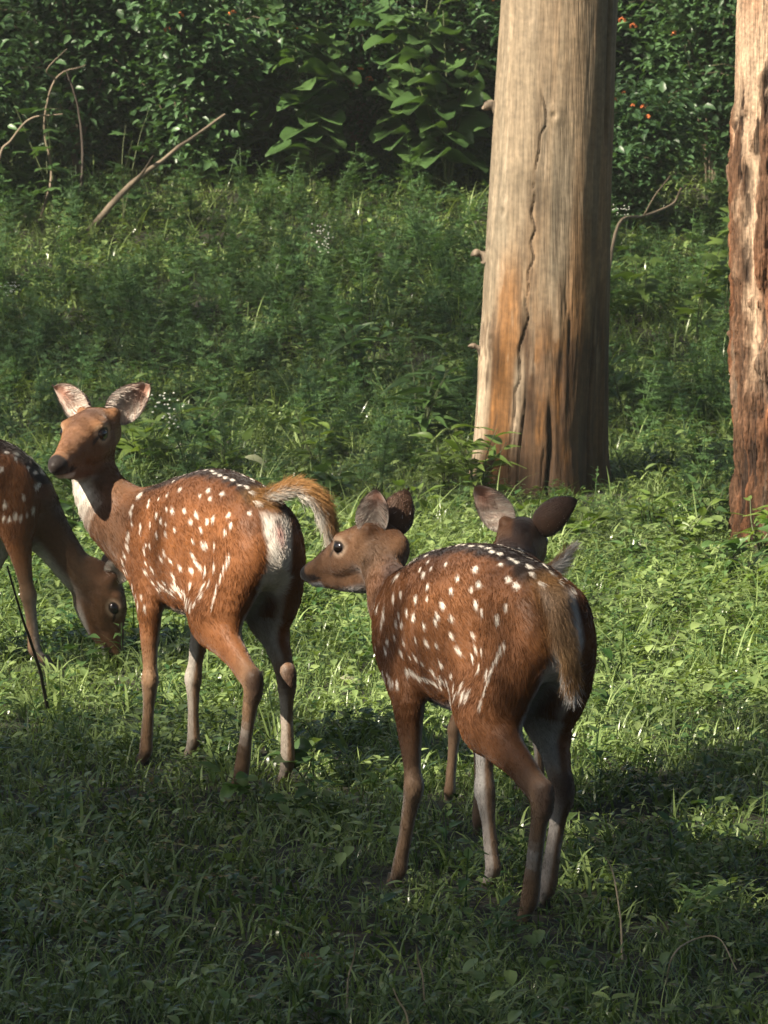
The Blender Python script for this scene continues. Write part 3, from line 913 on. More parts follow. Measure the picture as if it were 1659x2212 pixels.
rngG = np.random.default_rng(77)
grass_vars = []
def grass_tuft(kind):
    sp = Soup()
    nb, w0, w1, l0, l1, cu0, cu1, rad = {'fine': (20, .0030, .0056, .05, .12, .4, 1.9, .07), 'broad': (11, .0060, .0105, .06, .15, .7, 2.2, .07), 'mat': (6, .0035, .0065, .05, .10, .5, 1.8, .07), 'tall': (9, .0045, .0075, .13, .26, .5, 1.7, .03)}[kind]
    for i in range(nb):
        r = rad * math.sqrt(rngG.random()); a = rngG.uniform(0, 6.283)
        sp.add(*blade((r * math.cos(a), r * math.sin(a), -0.006), rngG.uniform(0, 6.283), rngG.uniform(l0, l1), rngG.uniform(w0, w1), rngG.uniform(0.1, 0.8), rngG.uniform(cu0, cu1), 5))
    for i in range({'fine': 3, 'broad': 4, 'mat': 14, 'tall': 0}[kind]):     # small creeping leaves between the blades
        r = 0.075 * math.sqrt(rngG.random()); a = rngG.uniform(0, 6.283)
        L_ = rngG.uniform(0.022, 0.052)
        Vl, Fl_ = leaf_grid(L_, L_ * rngG.uniform(0.4, 0.65), 'oval', 0.2, 0.3, 4, seed=i)
        d = np.array((math.cos(a * 3), math.sin(a * 3), rngG.uniform(-0.2, 0.6)))
        sp.add(Vl @ basis(d) + np.array((r * math.cos(a), r * math.sin(a), rngG.uniform(0.015, 0.085))), Fl_)
    return mesh_from('grass_tuft', sp.verts(), sp.faces(), M_GRASS)
for kind, cnt in (('fine', 5), ('broad', 6), ('mat', 5), ('tall', 4)):
    for _ in range(cnt): grass_vars.append(grass_tuft(kind))
def scatter_points(n, x0, x1, y0, y1, rng, dens=None):
    x = rng.uniform(x0, x1, n); y = rng.uniform(y0, y1, n)
    if dens is not None:
        m = rng.random(n) < dens(x, y); x, y = x[m], y[m]
    return np.stack([x, y, gz(x, y)], 1)
def gdens(x, y):
    half = 0.078 * y + 0.5
    d = np.where(np.abs(x) < half, 1.0, 0.30)
    patch = fbm(np.stack([x * 1.3, y * 1.3, 0 * x], 1), 3, 3)
    return d * np.clip(0.80 + 0.6 * patch, 0.25, 1) * np.where(y > 24, 0.6, 1)
pts = scatter_points(64000, -4.5, 4.5, 7.0, 31.0, rngG, gdens)
n = len(pts)
pn = fbm(np.stack([pts[:, 0] * 2.2, pts[:, 1] * 1.4, 0 * pts[:, 0]], 1), 3, 12) + rngG.normal(0, 0.28, n)
thr = 0.18 + 0.45 * sstep(14.0, 12.5, pts[:, 1])
pk = np.where(pn < -0.10, rngG.integers(0, 5, n), np.where(pn < thr, rngG.integers(5, 11, n), rngG.integers(11, 16, n)))
tl = rngG.random(n) < 0.030 + 0.05 * sstep(17.5, 19.5, pts[:, 1]) + 0.05 * sstep(11.4, 10.4, pts[:, 1])
pk = np.where(tl, rngG.integers(16, 20, n), pk)
sc_ = rngG.uniform(0.65, 1.2, n) * (0.80 + 0.22 * sstep(13, 16, pts[:, 1])) * np.where(tl & (pts[:, 1] < 12.5), 0.62, 1.0)
for tx_, ty_ in ((.62, 20.6), (1.45, 18.2)):
    sc_ = np.where(np.hypot(pts[:, 0] - tx_, (pts[:, 1] - ty_) * 0.7) < 0.42, np.minimum(sc_, 0.6) * np.where(tl, 0.45, 1), sc_)
for hx_, hy_ in HOOF_SPOTS:                                          # grazed and trampled short round the hooves
    dd = np.hypot(pts[:, 0] - hx_, (pts[:, 1] - hy_ + 0.13) * 0.42)
    sc_ = np.where((dd < 0.10), np.minimum(sc_, 0.46) * np.where(tl, 0.3, 1), sc_)
scatter('grass', grass_vars, pts, np.stack([rngG.normal(0, .12, n), rngG.normal(0, .12, n), rngG.uniform(0, 6.283, n)], 1), sc_, pk, 'short green grass covering the forest floor')

# low herbs: rosettes and little upright sprigs among the grass
herb_vars = []
for k in range(9):
    sp = Soup()
    h = rngG.uniform(0.03, 0.10)
    nl = rngG.integers(8, 16)
    for i in range(nl):
        a = i * 2.4 + rngG.normal(0, .3); z = h * (i / nl) ** 0.8
        L_ = rngG.uniform(0.022, 0.045) * (1.15 - 0.5 * i / nl); 
        Vl, Fl_ = leaf_grid(L_, L_ * rngG.uniform(0.38, 0.6), 'oval' if k % 2 else 'lance', 0.25, rngG.uniform(0.1, 0.5), 4, seed=k * 50 + i)
        d = np.array((math.cos(a), math.sin(a), rngG.uniform(0.0, 0.7)))
        sp.add(Vl @ basis(d) + np.array((0.006 * math.cos(a), 0.006 * math.sin(a), z)), Fl_)
    sp.add(*tube([(0, 0, -0.01), (0.002, 0, h * .5), (0, 0.002, h)], [0.0016, 0.0013, 0.0008], 4))
    herb_vars.append(mesh_from('herb', sp.verts(), sp.faces(), M_HERB))
pts = scatter_points(14000, -4.2, 4.2, 7.5, 27, rngG, lambda x, y: np.where(np.abs(x) < 0.078 * y + 0.5, 1.0, 0.35) * (0.22 + 0.78 * sstep(12.8, 14.5, y)) * np.clip(0.5 + 1.4 * fbm(np.stack([x * 1.7, y * 1.1, 0 * x], 1), 3, 8), 0.06, 1))
n = len(pts)
scatter('ground_herbs', herb_vars, pts, np.stack([rngG.normal(0, .1, n), rngG.normal(0, .1, n), rngG.uniform(0, 6.283, n)], 1), rngG.uniform(0.7, 1.5, n), rngG.integers(0, len(herb_vars), n), 'small leafy herbs growing through the grass')

# feathery undergrowth on the bank, some of it in white flower
fern_vars = []
def feather(seed, h, flower):
    rng = np.random.default_rng(seed); sp = Soup(); fl = Soup()
    ns = rng.integers(3, 6)
    for s_ in range(ns):
        a = rng.uniform(0, 6.283); lean = rng.uniform(0.05, 0.35); hh = h * rng.uniform(0.6, 1.0)
        path = np.array([(math.cos(a) * lean * hh * u * u, math.sin(a) * lean * hh * u * u, hh * u) for u in np.linspace(0, 1, 6)])
        sp.add(*tube(path, np.linspace(0.0028, 0.001, 6), 4))
        nl = int(hh / 0.022)
        for i in range(nl):
            u = 0.18 + 0.82 * i / nl
            p = path[0] + np.array((math.cos(a) * lean * hh * u * u, math.sin(a) * lean * hh * u * u, hh * u))
            la = i * 2.4 + rng.normal(0, .4); LL = rng.uniform(0.045, 0.085) * (1.15 - 0.55 * u)
            d0 = np.array((math.cos(la), math.sin(la), rng.uniform(0.1, 0.8)))
            B_ = basis(d0)
            for t_, sd in ((1.0, 0), (0.75, 1), (0.75, -1), (0.45, 1), (0.45, -1), (0.2, 1), (0.2, -1)):    # leaflets
                l2 = LL * (0.42 if sd else 0.45)
                Vl, Fl_ = leaf_grid(l2, l2 * 0.40, 'lance', 0.2, 0.2, 2, seed=i)
                ang = sd * 0.85
                R2 = np.array([[math.cos(ang), math.sin(ang), 0], [-math.sin(ang), math.cos(ang), 0], [0, 0, 1]])
                sp.add((Vl @ R2 + np.array((LL * t_ * 0.62, 0, -0.1 * LL * t_))) @ B_ + p, Fl_)
        if flower and rng.random() < 0.8:
            for _ in range(12):
                c = path[-1] + rng.normal(0, 0.022, 3) + np.array((0, 0, 0.012))
                Vb, Fb = uv_ball((0.0042, 0.0042, 0.003), c, 5, 3); fl.add(Vb, Fb)
    me = mesh_from('feathery_herb', np.concatenate([sp.verts()] + ([fl.verts()] if fl.n else [])), [np.concatenate(sp.Q)] + ([np.concatenate(fl.Q) + sp.n] if fl.n else []), M_FERN)
    if fl.n:
        me.materials.append(M_WHITEFLOWER)
        mi = np.zeros(len(me.polygons), np.int32); mi[len(np.concatenate(sp.Q)):] = 1
        me.polygons.foreach_set('material_index', mi)
    return me
for k in range(8): fern_vars.append(feather(200 + k, (0.16, 0.20, 0.26, 0.30, 0.34, 0.22, 0.38, 0.28)[k], k in (3, 6)))
def fdens(x, y):
    d = sstep(18.6, 22.5, y) * (0.35 + 0.65 * sstep(21, 25, y))
    p = fbm(np.stack([x * 0.9, y * 0.9, 0 * x], 1), 3, 21)
    return np.clip(d * (0.75 + 1.2 * p), 0.0, 1) * np.where(np.abs(x) < 0.08 * y + 0.6, 1, 0.4)
pts = scatter_points(8200, -5, 5, 18.5, 30.5, rngG, fdens)
pts = pts[~((np.abs(pts[:, 0] - .64) < .5) & (np.abs(pts[:, 1] - 20.8) < 0.9))]
n = len(pts)
pk = np.where(rngG.random(n) < 0.994, rngG.choice([0, 1, 2, 4, 5, 7], n), rngG.choice([3, 6], n))
scatter('undergrowth', fern_vars, pts, np.stack([rngG.normal(0, .1, n), rngG.normal(0, .1, n), rngG.uniform(0, 6.283, n)], 1), rngG.uniform(0.6, 1.25, n), pk, 'feathery green undergrowth covering the bank')

# ------------------------------------------------------------------ leafy plants, each leaf a piece of its own
LEAF_MESHES = {}
def leaf_mesh(kind, k, L_, mat):
    key = (kind, k, round(L_, 3), mat.name)
    if key not in LEAF_MESHES:
        if kind == 'lobed': V, F = lobed_leaf(L_ * 0.6, k)
        else:
            asp = {'oval': 0.52, 'lance': 0.30, 'heart': 0.95}[kind]
            V, F = leaf_grid(L_, L_ * asp * (0.9 + 0.1 * k), kind, 0.18 + 0.12 * k, 0.16 + 0.14 * k, 8, 0.06, k)
        LEAF_MESHES[key] = mesh_from('leaf', V, F, mat)
    return LEAF_MESHES[key]

from mathutils import Matrix
def put_leaf(parent, kind, L_, mat, p, d, rng, up=(0, 0, 1), scl=1.0):
    o = bpy.data.objects.new('leaf', leaf_mesh(kind, int(rng.integers(0, 3)), L_, mat))
    B_ = basis(d, up)
    roll = rng.normal(0, 0.3)
    c, s_ = math.cos(roll), math.sin(roll)
    B_ = np.stack([B_[0], c * B_[1] + s_ * B_[2], -s_ * B_[1] + c * B_[2]])
    M = Matrix([[*(B_[:, i]), p[i]] for i in range(3)] + [[0, 0, 0, 1]])
    link(o, parent)
    o.matrix_local = M @ Matrix.Scale(scl, 4)
    return o

def plant(name, label, cat, base, height, n_stems, n_leaves, kind, leaf_len, mat, seed, spread=0.3, group=None, lift=0.35, stem_r=0.004, facing=None):
    rng = np.random.default_rng(seed)
    root = empty(name, base); tag(root, label, cat, group)
    for s_ in range(n_stems):
        a = rng.uniform(0, 6.283) if n_stems > 1 else rng.uniform(0, 6.283)
        hh = height * rng.uniform(0.65, 1.0); ln = spread * rng.uniform(0.4, 1.0) * hh
        us = np.linspace(0, 1, 7)
        path = np.stack([math.cos(a) * ln * us ** 1.6 + 0.01 * np.sin(us * 5 + s_), math.sin(a) * ln * us ** 1.6, hh * us - 0.02 * (us == 0)], 1)
        obj_from('stem', *tube(path, np.linspace(stem_r, stem_r * 0.35, 7), 5), M_STEM, root)
        m = max(1, n_leaves // n_stems)
        for i in range(m):
            u = 0.22 + 0.78 * (i + 0.5) / m
            p = np.array([np.interp(u, us, path[:, c]) for c in range(3)])
            la = a + i * 2.4 + rng.normal(0, 0.4)
            d = np.array((math.cos(la), math.sin(la), lift + rng.normal(0, 0.2)))
            if facing is not None: d = d + np.array(facing) * 0.5
            put_leaf(root, kind, leaf_len, mat, p + unit(d) * 0.01, d, rng, scl=rng.uniform(0.65, 1.12) * (1.1 - 0.35 * u))
    return root

def on_ground(X, Y): return (X, Y, float(gz(np.array([X]), np.array([Y]))[0]) - 0.004)
# ------------------------------------------------------------------ the two big trunks
def trunk_mesh(axis, radius, zs, nth, disp, colour, seed):
    """axis(z)->(x,y), radius(z); th = 0 faces the viewer (-y), positive to the right"""
    TH = np.linspace(0, 2 * math.pi, nth, endpoint=False)
    Z, T = np.meshgrid(zs, TH, indexing='ij')
    ax = axis(Z); R = radius(Z)
    Tw = np.where(T > math.pi, T - 2 * math.pi, T)
    d, aux = disp(Tw, Z, R)
    R = R + d
    X = ax[0] + R * np.sin(T); Y = ax[1] - R * np.cos(T)
    V = np.stack([X, Y, Z], -1).reshape(-1, 3)
    nz_ = len(zs)
    i, j = np.meshgrid(np.arange(nz_ - 1), np.arange(nth), indexing='ij')
    q = np.stack([i * nth + j, i * nth + (j + 1) % nth, (i + 1) * nth + (j + 1) % nth, (i + 1) * nth + j], -1).reshape(-1, 4)
    C = colour(Tw, Z, aux).reshape(-1, 3)
    return V, q, C

def cyl_noise(T, Z, R, fth, fz, octv, seed):
    P = np.stack([np.sin(T) * R * fth, np.cos(T) * R * fth, Z * fz], -1).reshape(-1, 3)
    return fbm(P, octv, seed).reshape(T.shape)

zs_trunk = np.concatenate([np.arange(-0.12, 2.4, 0.008), np.arange(2.42, 9.0, 0.12)])
M_TRUNK = attr_mat('smooth_pale_bark', 0.72, spec=0.2, noise_amt=0.25, noise_scale=45, bump=(120, 0.6, 0.006), streak=0.34)
M_BARK = attr_mat('furrowed_bark', 0.88, spec=0.12, noise_amt=0.4, noise_scale=80, bump=(160, 1.0, 0.012), streak=0.5)

# pale trunk: splits, flutes near the foot, stained lower half
def ax1(Z): return (0.600 + 0.046 * Z, 21.1 + 0 * Z)
def rad1(Z): return 0.262 - 0.014 * Z - 0.001 * np.maximum(Z - 2, 0) + 0.03 * np.exp(-np.maximum(Z, 0) / 0.16)
def crack_th(Z):
    return np.interp(Z, [-0.2, 0.15, 0.42, 0.62, 0.75, 1.0, 1.3, 1.52, 1.60], [-0.52, -0.50, -0.47, -0.40, -0.30, -0.36, -0.30, -0.24, -0.30]) + 0.10 * vnoise(np.stack([Z.ravel() * 5, 0 * Z.ravel(), 0 * Z.ravel()], 1), 3).reshape(Z.shape) + 0.05 * vnoise(np.stack([Z.ravel() * 17, 0 * Z.ravel(), 0 * Z.ravel()], 1), 4).reshape(Z.shape)
def disp1(T, Z, R):
    n = cyl_noise(T, Z, R, 5, 1.2, 4, 41); f = cyl_noise(T, Z, R, 26, 1.6, 4, 43); g = cyl_noise(T, Z, R, 60, 8, 3, 45)
    cr = np.exp(-((T - crack_th(Z)) / (0.010 + 0.007 * vnoise(np.stack([Z.ravel() * 9, 0 * Z.ravel(), 0 * Z.ravel()], 1), 6).reshape(Z.shape))) ** 2) * sstep(1.64, 1.5, Z)
    cr2 = np.exp(-((T - 0.13 - 0.03 * np.sin(Z * 9)) / 0.030) ** 2) * sstep(0.42, 0.2, Z)
    cr3 = np.exp(-((T - 0.86 - 0.02 * np.sin(Z * 13)) / 0.022) ** 2) * sstep(0.75, 0.5, Z)
    cr4 = np.exp(-((T - 1.02) / 0.05) ** 2) * sstep(1.35, 1.5, Z) * sstep(2.15, 1.9, Z)
    cr5 = np.exp(-((T + 0.28 + 0.03 * np.sin(Z * 11)) / 0.018) ** 2) * sstep(0.5, 0.3, Z)
    lobe = 0.022 * np.cos(5 * (T - 0.3)) * np.exp(-np.maximum(Z, 0) / 0.45)
    low = sstep(1.0, 0.5, Z)
    strip = -0.010 * sstep(0.03, 0.09, cyl_noise(T, Z, R, 16, 1.0, 3, 51)) * low
    d = 0.012 * n + 0.006 * f * (0.35 + low) + 0.003 * g * (0.2 + low) + lobe + strip - 0.015 * cr - 0.05 * cr2 - 0.03 * cr3 - 0.035 * cr4 - 0.022 * cr5
    # knots
    for (kt, kz, kr) in ((-0.02, 1.50, 0.03), (-0.80, 1.12, 0.035), (-1.15, 0.98, 0.04), (-0.9, 0.62, 0.03)):
        rr = np.sqrt(((T - kt) * R) ** 2 + ((Z - kz) * 0.8) ** 2) / kr
        d = d + 0.010 * np.exp(-rr ** 2) - 0.012 * np.exp(-(rr / 0.45) ** 2)
    return d, (n, f, g, np.maximum.reduce([cr, cr2, cr3, cr4, cr5]), strip / -0.010)
def col1(T, Z, aux):
    n, f, g, cr, st = aux
    sh = T.shape
    R = rad1(Z)
    s1 = 1.5 * cyl_noise(T, Z, R, 9, 0.5, 4, 61); s2 = 1.5 * cyl_noise(T, Z, R, 24, 1.1, 5, 63); s3 = 1.4 * cyl_noise(T, Z, R, 14, 2.5, 5, 65)
    pale = np.array((0.172, 0.133, 0.090)); grey = np.array((0.118, 0.102, 0.076)); ochre = np.array((0.185, 0.084, 0.026)); brown = np.array((0.052, 0.028, 0.014)); cream = np.array((0.31, 0.245, 0.175)); dark = np.array((0.035, 0.024, 0.017))
    c = np.broadcast_to(pale, sh + (3,)).copy()
    c = mixc(c, ochre, np.clip(sstep(-0.1, 0.45, s1) * (0.18 + 0.42 * sstep(1.5, 0.8, Z)) + sstep(0.55, 0.95, T) * sstep(2.0, 1.2, Z) * 0.55, 0, 1))
    c = mixc(c, grey, sstep(0.34, 0.10, np.abs(T - 0.12 + 0.1 * s2)) * sstep(1.75, 1.2, Z) * sstep(0.52, 0.66, Z + 0.12 * s2) * 0.75)
    c = mixc(c, grey * 0.9, sstep(0.1, 0.5, s2) * sstep(2.4, 1.0, Z) * 0.5)
    stain = sstep(0.86, 0.56, Z + 0.24 * s3 + 0.12 * s2 - 0.10 * sstep(-0.9, -1.1, T))
    c = mixc(c, brown, stain * (0.75 + 0.25 * sstep(-0.3, 0.3, s2)) * sstep(-1.0, -0.75, T))
    c = mixc(c, ochre * 1.02, sstep(0.05, 0.35, s3) * sstep(1.0, 0.3, Z) * 0.75 * sstep(-0.95, -0.75, T))
    c = mixc(c, ochre * 0.75, np.exp(-((T + 0.62 + 0.1 * s2) / 0.17) ** 2) * sstep(1.05, 0.8, Z) * 0.85)
    c = mixc(c, cream, sstep(-0.78, -1.0, T + 0.1 * s2) * sstep(0.75, 0.55, Z) * 0.8)
    c = mixc(c, cream * 0.95, np.exp(-((T + 0.40 + 0.08 * s2) / 0.10) ** 2) * sstep(0.62, 0.5, Z) * sstep(0.12, 0.3, Z) * 0.85)
    c = mixc(c, brown * 0.6, sstep(0.25, 0.05, Z + 0.1 * s2) * 0.55)
    c = mixc(c, dark * 1.6, np.clip(cr * 1.1, 0, 1) * 0.78)
    c = mixc(c, brown * 0.8, sstep(0.25, 0.6, -f) * 0.5 * sstep(1.3, 0.6, Z))
    s4 = 1.6 * cyl_noise(T, Z, R, 40, 6.0, 4, 67)
    c = mixc(c, brown * 0.9, sstep(0.30, 0.62, s4) * sstep(1.5, 0.3, Z) * 0.75)
    c = mixc(c, cream * 0.9, sstep(0.35, 0.6, -s4) * sstep(0.3, 0.6, Z) * 0.30)
    return np.clip(c * (1 + 0.35 * f[..., None] + 0.25 * g[..., None]), 0.005, 0.9)

def stub(parent, p, d, L_, r, mat, seed):
    rng = np.random.default_rng(seed)
    d = unit(np.array(d, float)); us = np.linspace(0, 1, 9)
    path = np.array(p) + np.outer(us * L_, d) + np.stack([0 * us, 0 * us, 0.25 * L_ * np.sin(us * 3.0)], 1)
    rad = r * np.array([2.0, 1.35, 1.0, 0.9, 0.95, 1.0, 0.7, 0.55, 0.15])
    V, F = tube(path, rad, 12)
    V = V + 0.75 * r * np.stack([fbm(V * 60, 3, seed + k) for k in range(3)], 1)
    c = mixc(np.broadcast_to(np.array((0.16, 0.125, 0.09)), V.shape), np.array((0.04, 0.03, 0.02)), np.clip(0.4 + 1.2 * fbm(V * 50, 2, seed + 9), 0, 1))
    return obj_from('branch_stub', V, F, mat, parent, True, c)

def crown_mesh(centres, rng, leaf=0.11, per=26, spread=0.33):
    """leaf clumps: many small folded leaves round each centre"""
    n = len(centres)
    C = np.repeat(centres, per, 0)
    P = C + rng.normal(0, spread * 0.55, (n * per, 3)) * np.array((1, 1, 0.7))
    d = unit(rng.normal(0, 1, (n * per, 3)) + np.array((0, 0, -0.25)))
    s_ = unit(np.cross(d, rng.normal(0, 1, (n * per, 3))))
    u_ = np.cross(d, s_)
    L_ = leaf * rng.uniform(0.7, 1.3, (n * per, 1)); W_ = L_ * 0.45
    a = P; b = P + d * L_ * 0.5 + s_ * W_ * 0.5 + u_ * W_ * 0.12; c = P + d * L_ - u_ * W_ * 0.15; e = P + d * L_ * 0.5 - s_ * W_ * 0.5 + u_ * W_ * 0.12
    V = np.stack([a, b, c, e], 1).reshape(-1, 3)
    k = np.arange(n * per) * 4
    F = np.concatenate([np.stack([k, k + 1, k + 2], 1), np.stack([k, k + 2, k + 3], 1)])
    return V, F

def limbs(parent, top, targets, r0, mat, rng, name='branch'):
    for t_ in targets:
        mid = (np.array(top) * 0.55 + t_ * 0.45) + np.array((0, 0, 0.35)) + rng.normal(0, .15, 3)
        us = np.linspace(0, 1, 9)[:, None]
        path = (1 - us) ** 2 * np.array(top) + 2 * us * (1 - us) * mid + us ** 2 * t_
        V, F = tube(path, np.linspace(r0, r0 * 0.2, 9), 7)
        c = np.broadcast_to(np.array((0.20, 0.15, 0.10)), V.shape)
        obj_from(name, V, F, mat, parent, True, c)

t1 = tag(empty('dead_pale_tree', on_ground(0.60, 21.1)), 'thick pale barkless trunk with a long crack and stubby knots', 'tree')
b1 = np.array(t1.location)
V, q, C = trunk_mesh(ax1, rad1, zs_trunk, 300, disp1, col1, 1)
obj_from('trunk', V - b1, q, M_TRUNK, t1, True, C)
for (z, th, L_, r, dz) in ((1.53, -1.42, 0.060, 0.018, -0.25), (0.935, -1.45, 0.068, 0.016, 0.15), (0.565, -1.40, 0.060, 0.011, 0.35)):
    R = float(rad1(np.array(z))) - 0.012; a0 = ax1(z)
    p = np.array((a0[0] + R * math.sin(th), a0[1] - R * math.cos(th), z)) - b1
    stub(t1, p, (math.sin(th), -math.cos(th), dz), L_, r, M_TRUNK, int(z * 100))
rngT = np.random.default_rng(5)
limbs(t1, (0.60 + 0.046 * 8.8 - b1[0], 0, 8.6), [np.array(v, float) for v in ((2.2, 0.6, 10.6), (-1.2, 1.4, 10.9), (0.8, -1.8, 11.0), (0.2, 0.3, 11.6))], 0.11, M_TRUNK, rngT)

# rough-barked trunk beside it
def ax2(Z): return (1.453 - 0.010 * Z + 0.028 * np.sin(Z * 1.5 + 2.6), 18.65 + 0 * Z)
def rad2(Z): return 0.205 - 0.006 * Z + 0.035 * np.exp(-np.maximum(Z, 0) / 0.2)
def disp2(T, Z, R):
    wob = 0.10 * cyl_noise(T, Z, R, 7, 4.0, 3, 71)
    ridge = 1 - np.abs(cyl_noise(T + wob, Z, R, 34, 3.6, 4, 73)) * 3.2
    pl0 = cyl_noise(T, Z, R, 24, 9.0, 4, 75)
    plate = 0.5 * pl0 + 0.55 * (sstep(-0.04, 0.04, pl0) + sstep(0.20, 0.27, pl0) + sstep(-0.28, -0.22, pl0) - 1.5)
    g = cyl_noise(T, Z, R, 85, 24, 3, 77)
    peel = sstep(1.42, 1.58, Z + 0.16 * plate - 0.18 * sstep(-0.7, -0.2, T)) 
    peel = np.maximum(peel, np.exp(-((T + 0.88 + 0.13 * plate) / 0.13) ** 2) * sstep(0.52, 0.72, Z))
    rough = 1 - 0.88 * peel
    d = (0.013 * np.clip(ridge, -1.5, 1) + 0.013 * plate + 0.009 * g) * rough - 0.012 * peel
    return d, (ridge, plate, g, peel)
def col2(T, Z, aux):
    ridge, plate, g, peel = aux
    R = rad2(Z)
    s1 = cyl_noise(T, Z, R, 12, 1.4, 4, 81); s2 = cyl_noise(T, Z, R, 40, 3.0, 3, 83)
    red = np.array((0.145, 0.062, 0.030)); brown = np.array((0.082, 0.044, 0.026)); dark = np.array((0.020, 0.013, 0.010)); pale = np.array((0.28, 0.20, 0.138)); grey = np.array((0.125, 0.098, 0.074))
    c = np.broadcast_to(brown, T.shape + (3,)).copy()
    c = mixc(c, red, sstep(-0.1, 0.4, s1) * 0.8)
    c = mixc(c, grey, sstep(0.15, 0.5, s2) * 0.6)
    c = mixc(c, dark, sstep(0.35, -0.55, ridge + 0.8 * plate) * 0.92)
    c = mixc(c, mixc(np.broadcast_to(pale, T.shape + (3,)), red * 1.2, sstep(0.0, 0.5, s1) * 0.55), peel)
    return np.clip(c * (1 + 0.3 * g[..., None]), 0.005, 0.9)
t2 = tag(empty('rough_barked_tree', on_ground(1.453, 18.65)), 'trunk with dark furrowed bark peeling to pale wood higher up', 'tree')
b2 = np.array(t2.location)
V, q, C = trunk_mesh(ax2, rad2, zs_trunk, 360, disp2, col2, 2)
obj_from('trunk', V - b2, q, M_BARK, t2, True, C)
top2 = np.array((ax2(8.8)[0] - b2[0], 0, 8.7))
tg = [top2 + np.array(v) for v in ((1.8, 0.4, 1.5), (1.2, 2.0, 1.9), (2.4, -1.0, 1.6), (0.3, 0.6, 2.4))]
limbs(t2, top2, tg, 0.09, M_BARK, rngT)
cen = np.concatenate([t_ + rngT.normal(0, 0.75, (26, 3)) for t_ in tg])
ob = obj_from('crown', *crown_mesh(cen, rngT), M_CANOPY, t2, False); ob['kind'] = 'stuff'

# ------------------------------------------------------------------ unseen shade trees: crowns placed and thinned to dapple the light
S_ = np.array(SUN_DIR)
def lit_keep(P):
    """share of leaf clumps left at each point, by where their shadow falls: open over the sunny glade and the deer"""
    out = np.ones(len(P))
    g0 = P - S_ * (P[:, [2]] / S_[2])                               # shadow on flat ground
    x, y = g0[:, 0], g0[:, 1]
    nz = fbm(np.stack([x * 0.9, y * 0.9, 0 * x], 1), 3, 91)
    ye = y + 0.9 * nz
    glade = sstep(13.0, 14.6, ye) * sstep(20.6, 19.4, ye)
    out *= 1 - 0.985 * glade
    out *= np.where(ye > 20, 0.45, 1.0) * np.where(ye > 26, 0.45, 1.0)
    def ray_gap(c, r, k):
        q_ = P - np.array(c); a = q_ @ S_; dd = np.linalg.norm(q_ - np.outer(a, S_), axis=1)
        return 1 - k * sstep(r * 1.25, r * 0.75, dd)
    for c, r, k in (((-.52, 12.95, .62), .42, .97), ((-.36, 12.65, .55), .50, .97), ((-.27, 12.45, .58), .52, .97), ((-.62, 13.1, .80), .40, .95),
                    ((.12, 11.10, .70), .46, .92), ((.25, 10.75, .64), .50, .92), ((-.01, 11.5, .74), .30, .9),
                    ((.24, 12.65, .60), .32, .85),
                    ((.55, 20.9, .7), .5, .85), ((.6, 20.9, 1.2), .55, .9), ((.6, 20.9, 1.8), .6, .92), ((1.35, 18.5, 1.0), .5, .85), ((1.35, 18.5, 0.4), .4, .8), ((1.35, 18.5, 1.7), .5, .85),
                    ((-.7, 22.5, .35), .5, .6), ((-.05, 27.5, 1.0), .6, .6), ((1.5, 25.5, 1.0), .5, .6)):
        out *= ray_gap(c, r, k)
    for c in ((-.82, 15.1, .22), (-.95, 15.1, .42)):                # leaf clumps kept here to put the grazing head in shade
        out = np.maximum(out, 1 - ray_gap(c, .34, .97))
    return out
rngS = np.random.default_rng(17)
def over(tx, ty, h): return tuple(np.array((tx, ty, 0.0)) + S_ * (h / S_[2]))      # crown centre whose shadow lies round (tx, ty)
shade = [(over(.1, 10.5, 7.6), (3.4, 3.3, 1.5), 900), (over(.3, 13.6, 8.2), (3.2, 2.9, 1.6), 560), (over(.1, 18.8, 8.4), (3.4, 3.0, 1.6), 560), (over(.9, 25.0, 8.8), (3.6, 3.4, 1.7), 620),
         ((-3.8, -0.5, 7.4), (3.6, 3.4, 1.4), 850), ((1.6, 7.0, 6.8), (3.6, 3.4, 1.3), 950), ((3.6, 11.6, 7.6), (3.2, 3.2, 1.4), 750), (over(1.0, 31.0, 9.2), (3.4, 3.2, 1.6), 560)]  # the two crowns right of the camera are added only to block sky
shade = [(((c[0] - 3.2, c[1] - 2.0) if c[0] < -2 else (c[0] + 3.0, c[1] - 0.6)), c, r, n_) for c, r, n_ in shade]
shade_labels = ['broad leafy tree shading the grass in front of the deer', 'leafy tree shading the grass by the deer', 'leafy tree standing beside the sunlit glade', 'large leafy tree shading the bank and its shrubs', 'leafy tree standing beside the viewpoint', 'unseen leafy tree added over the foreground grass to block sky light', 'unseen leafy tree added on the far side of the deer to block sky light', 'leafy tree shading the flowering shrubs']
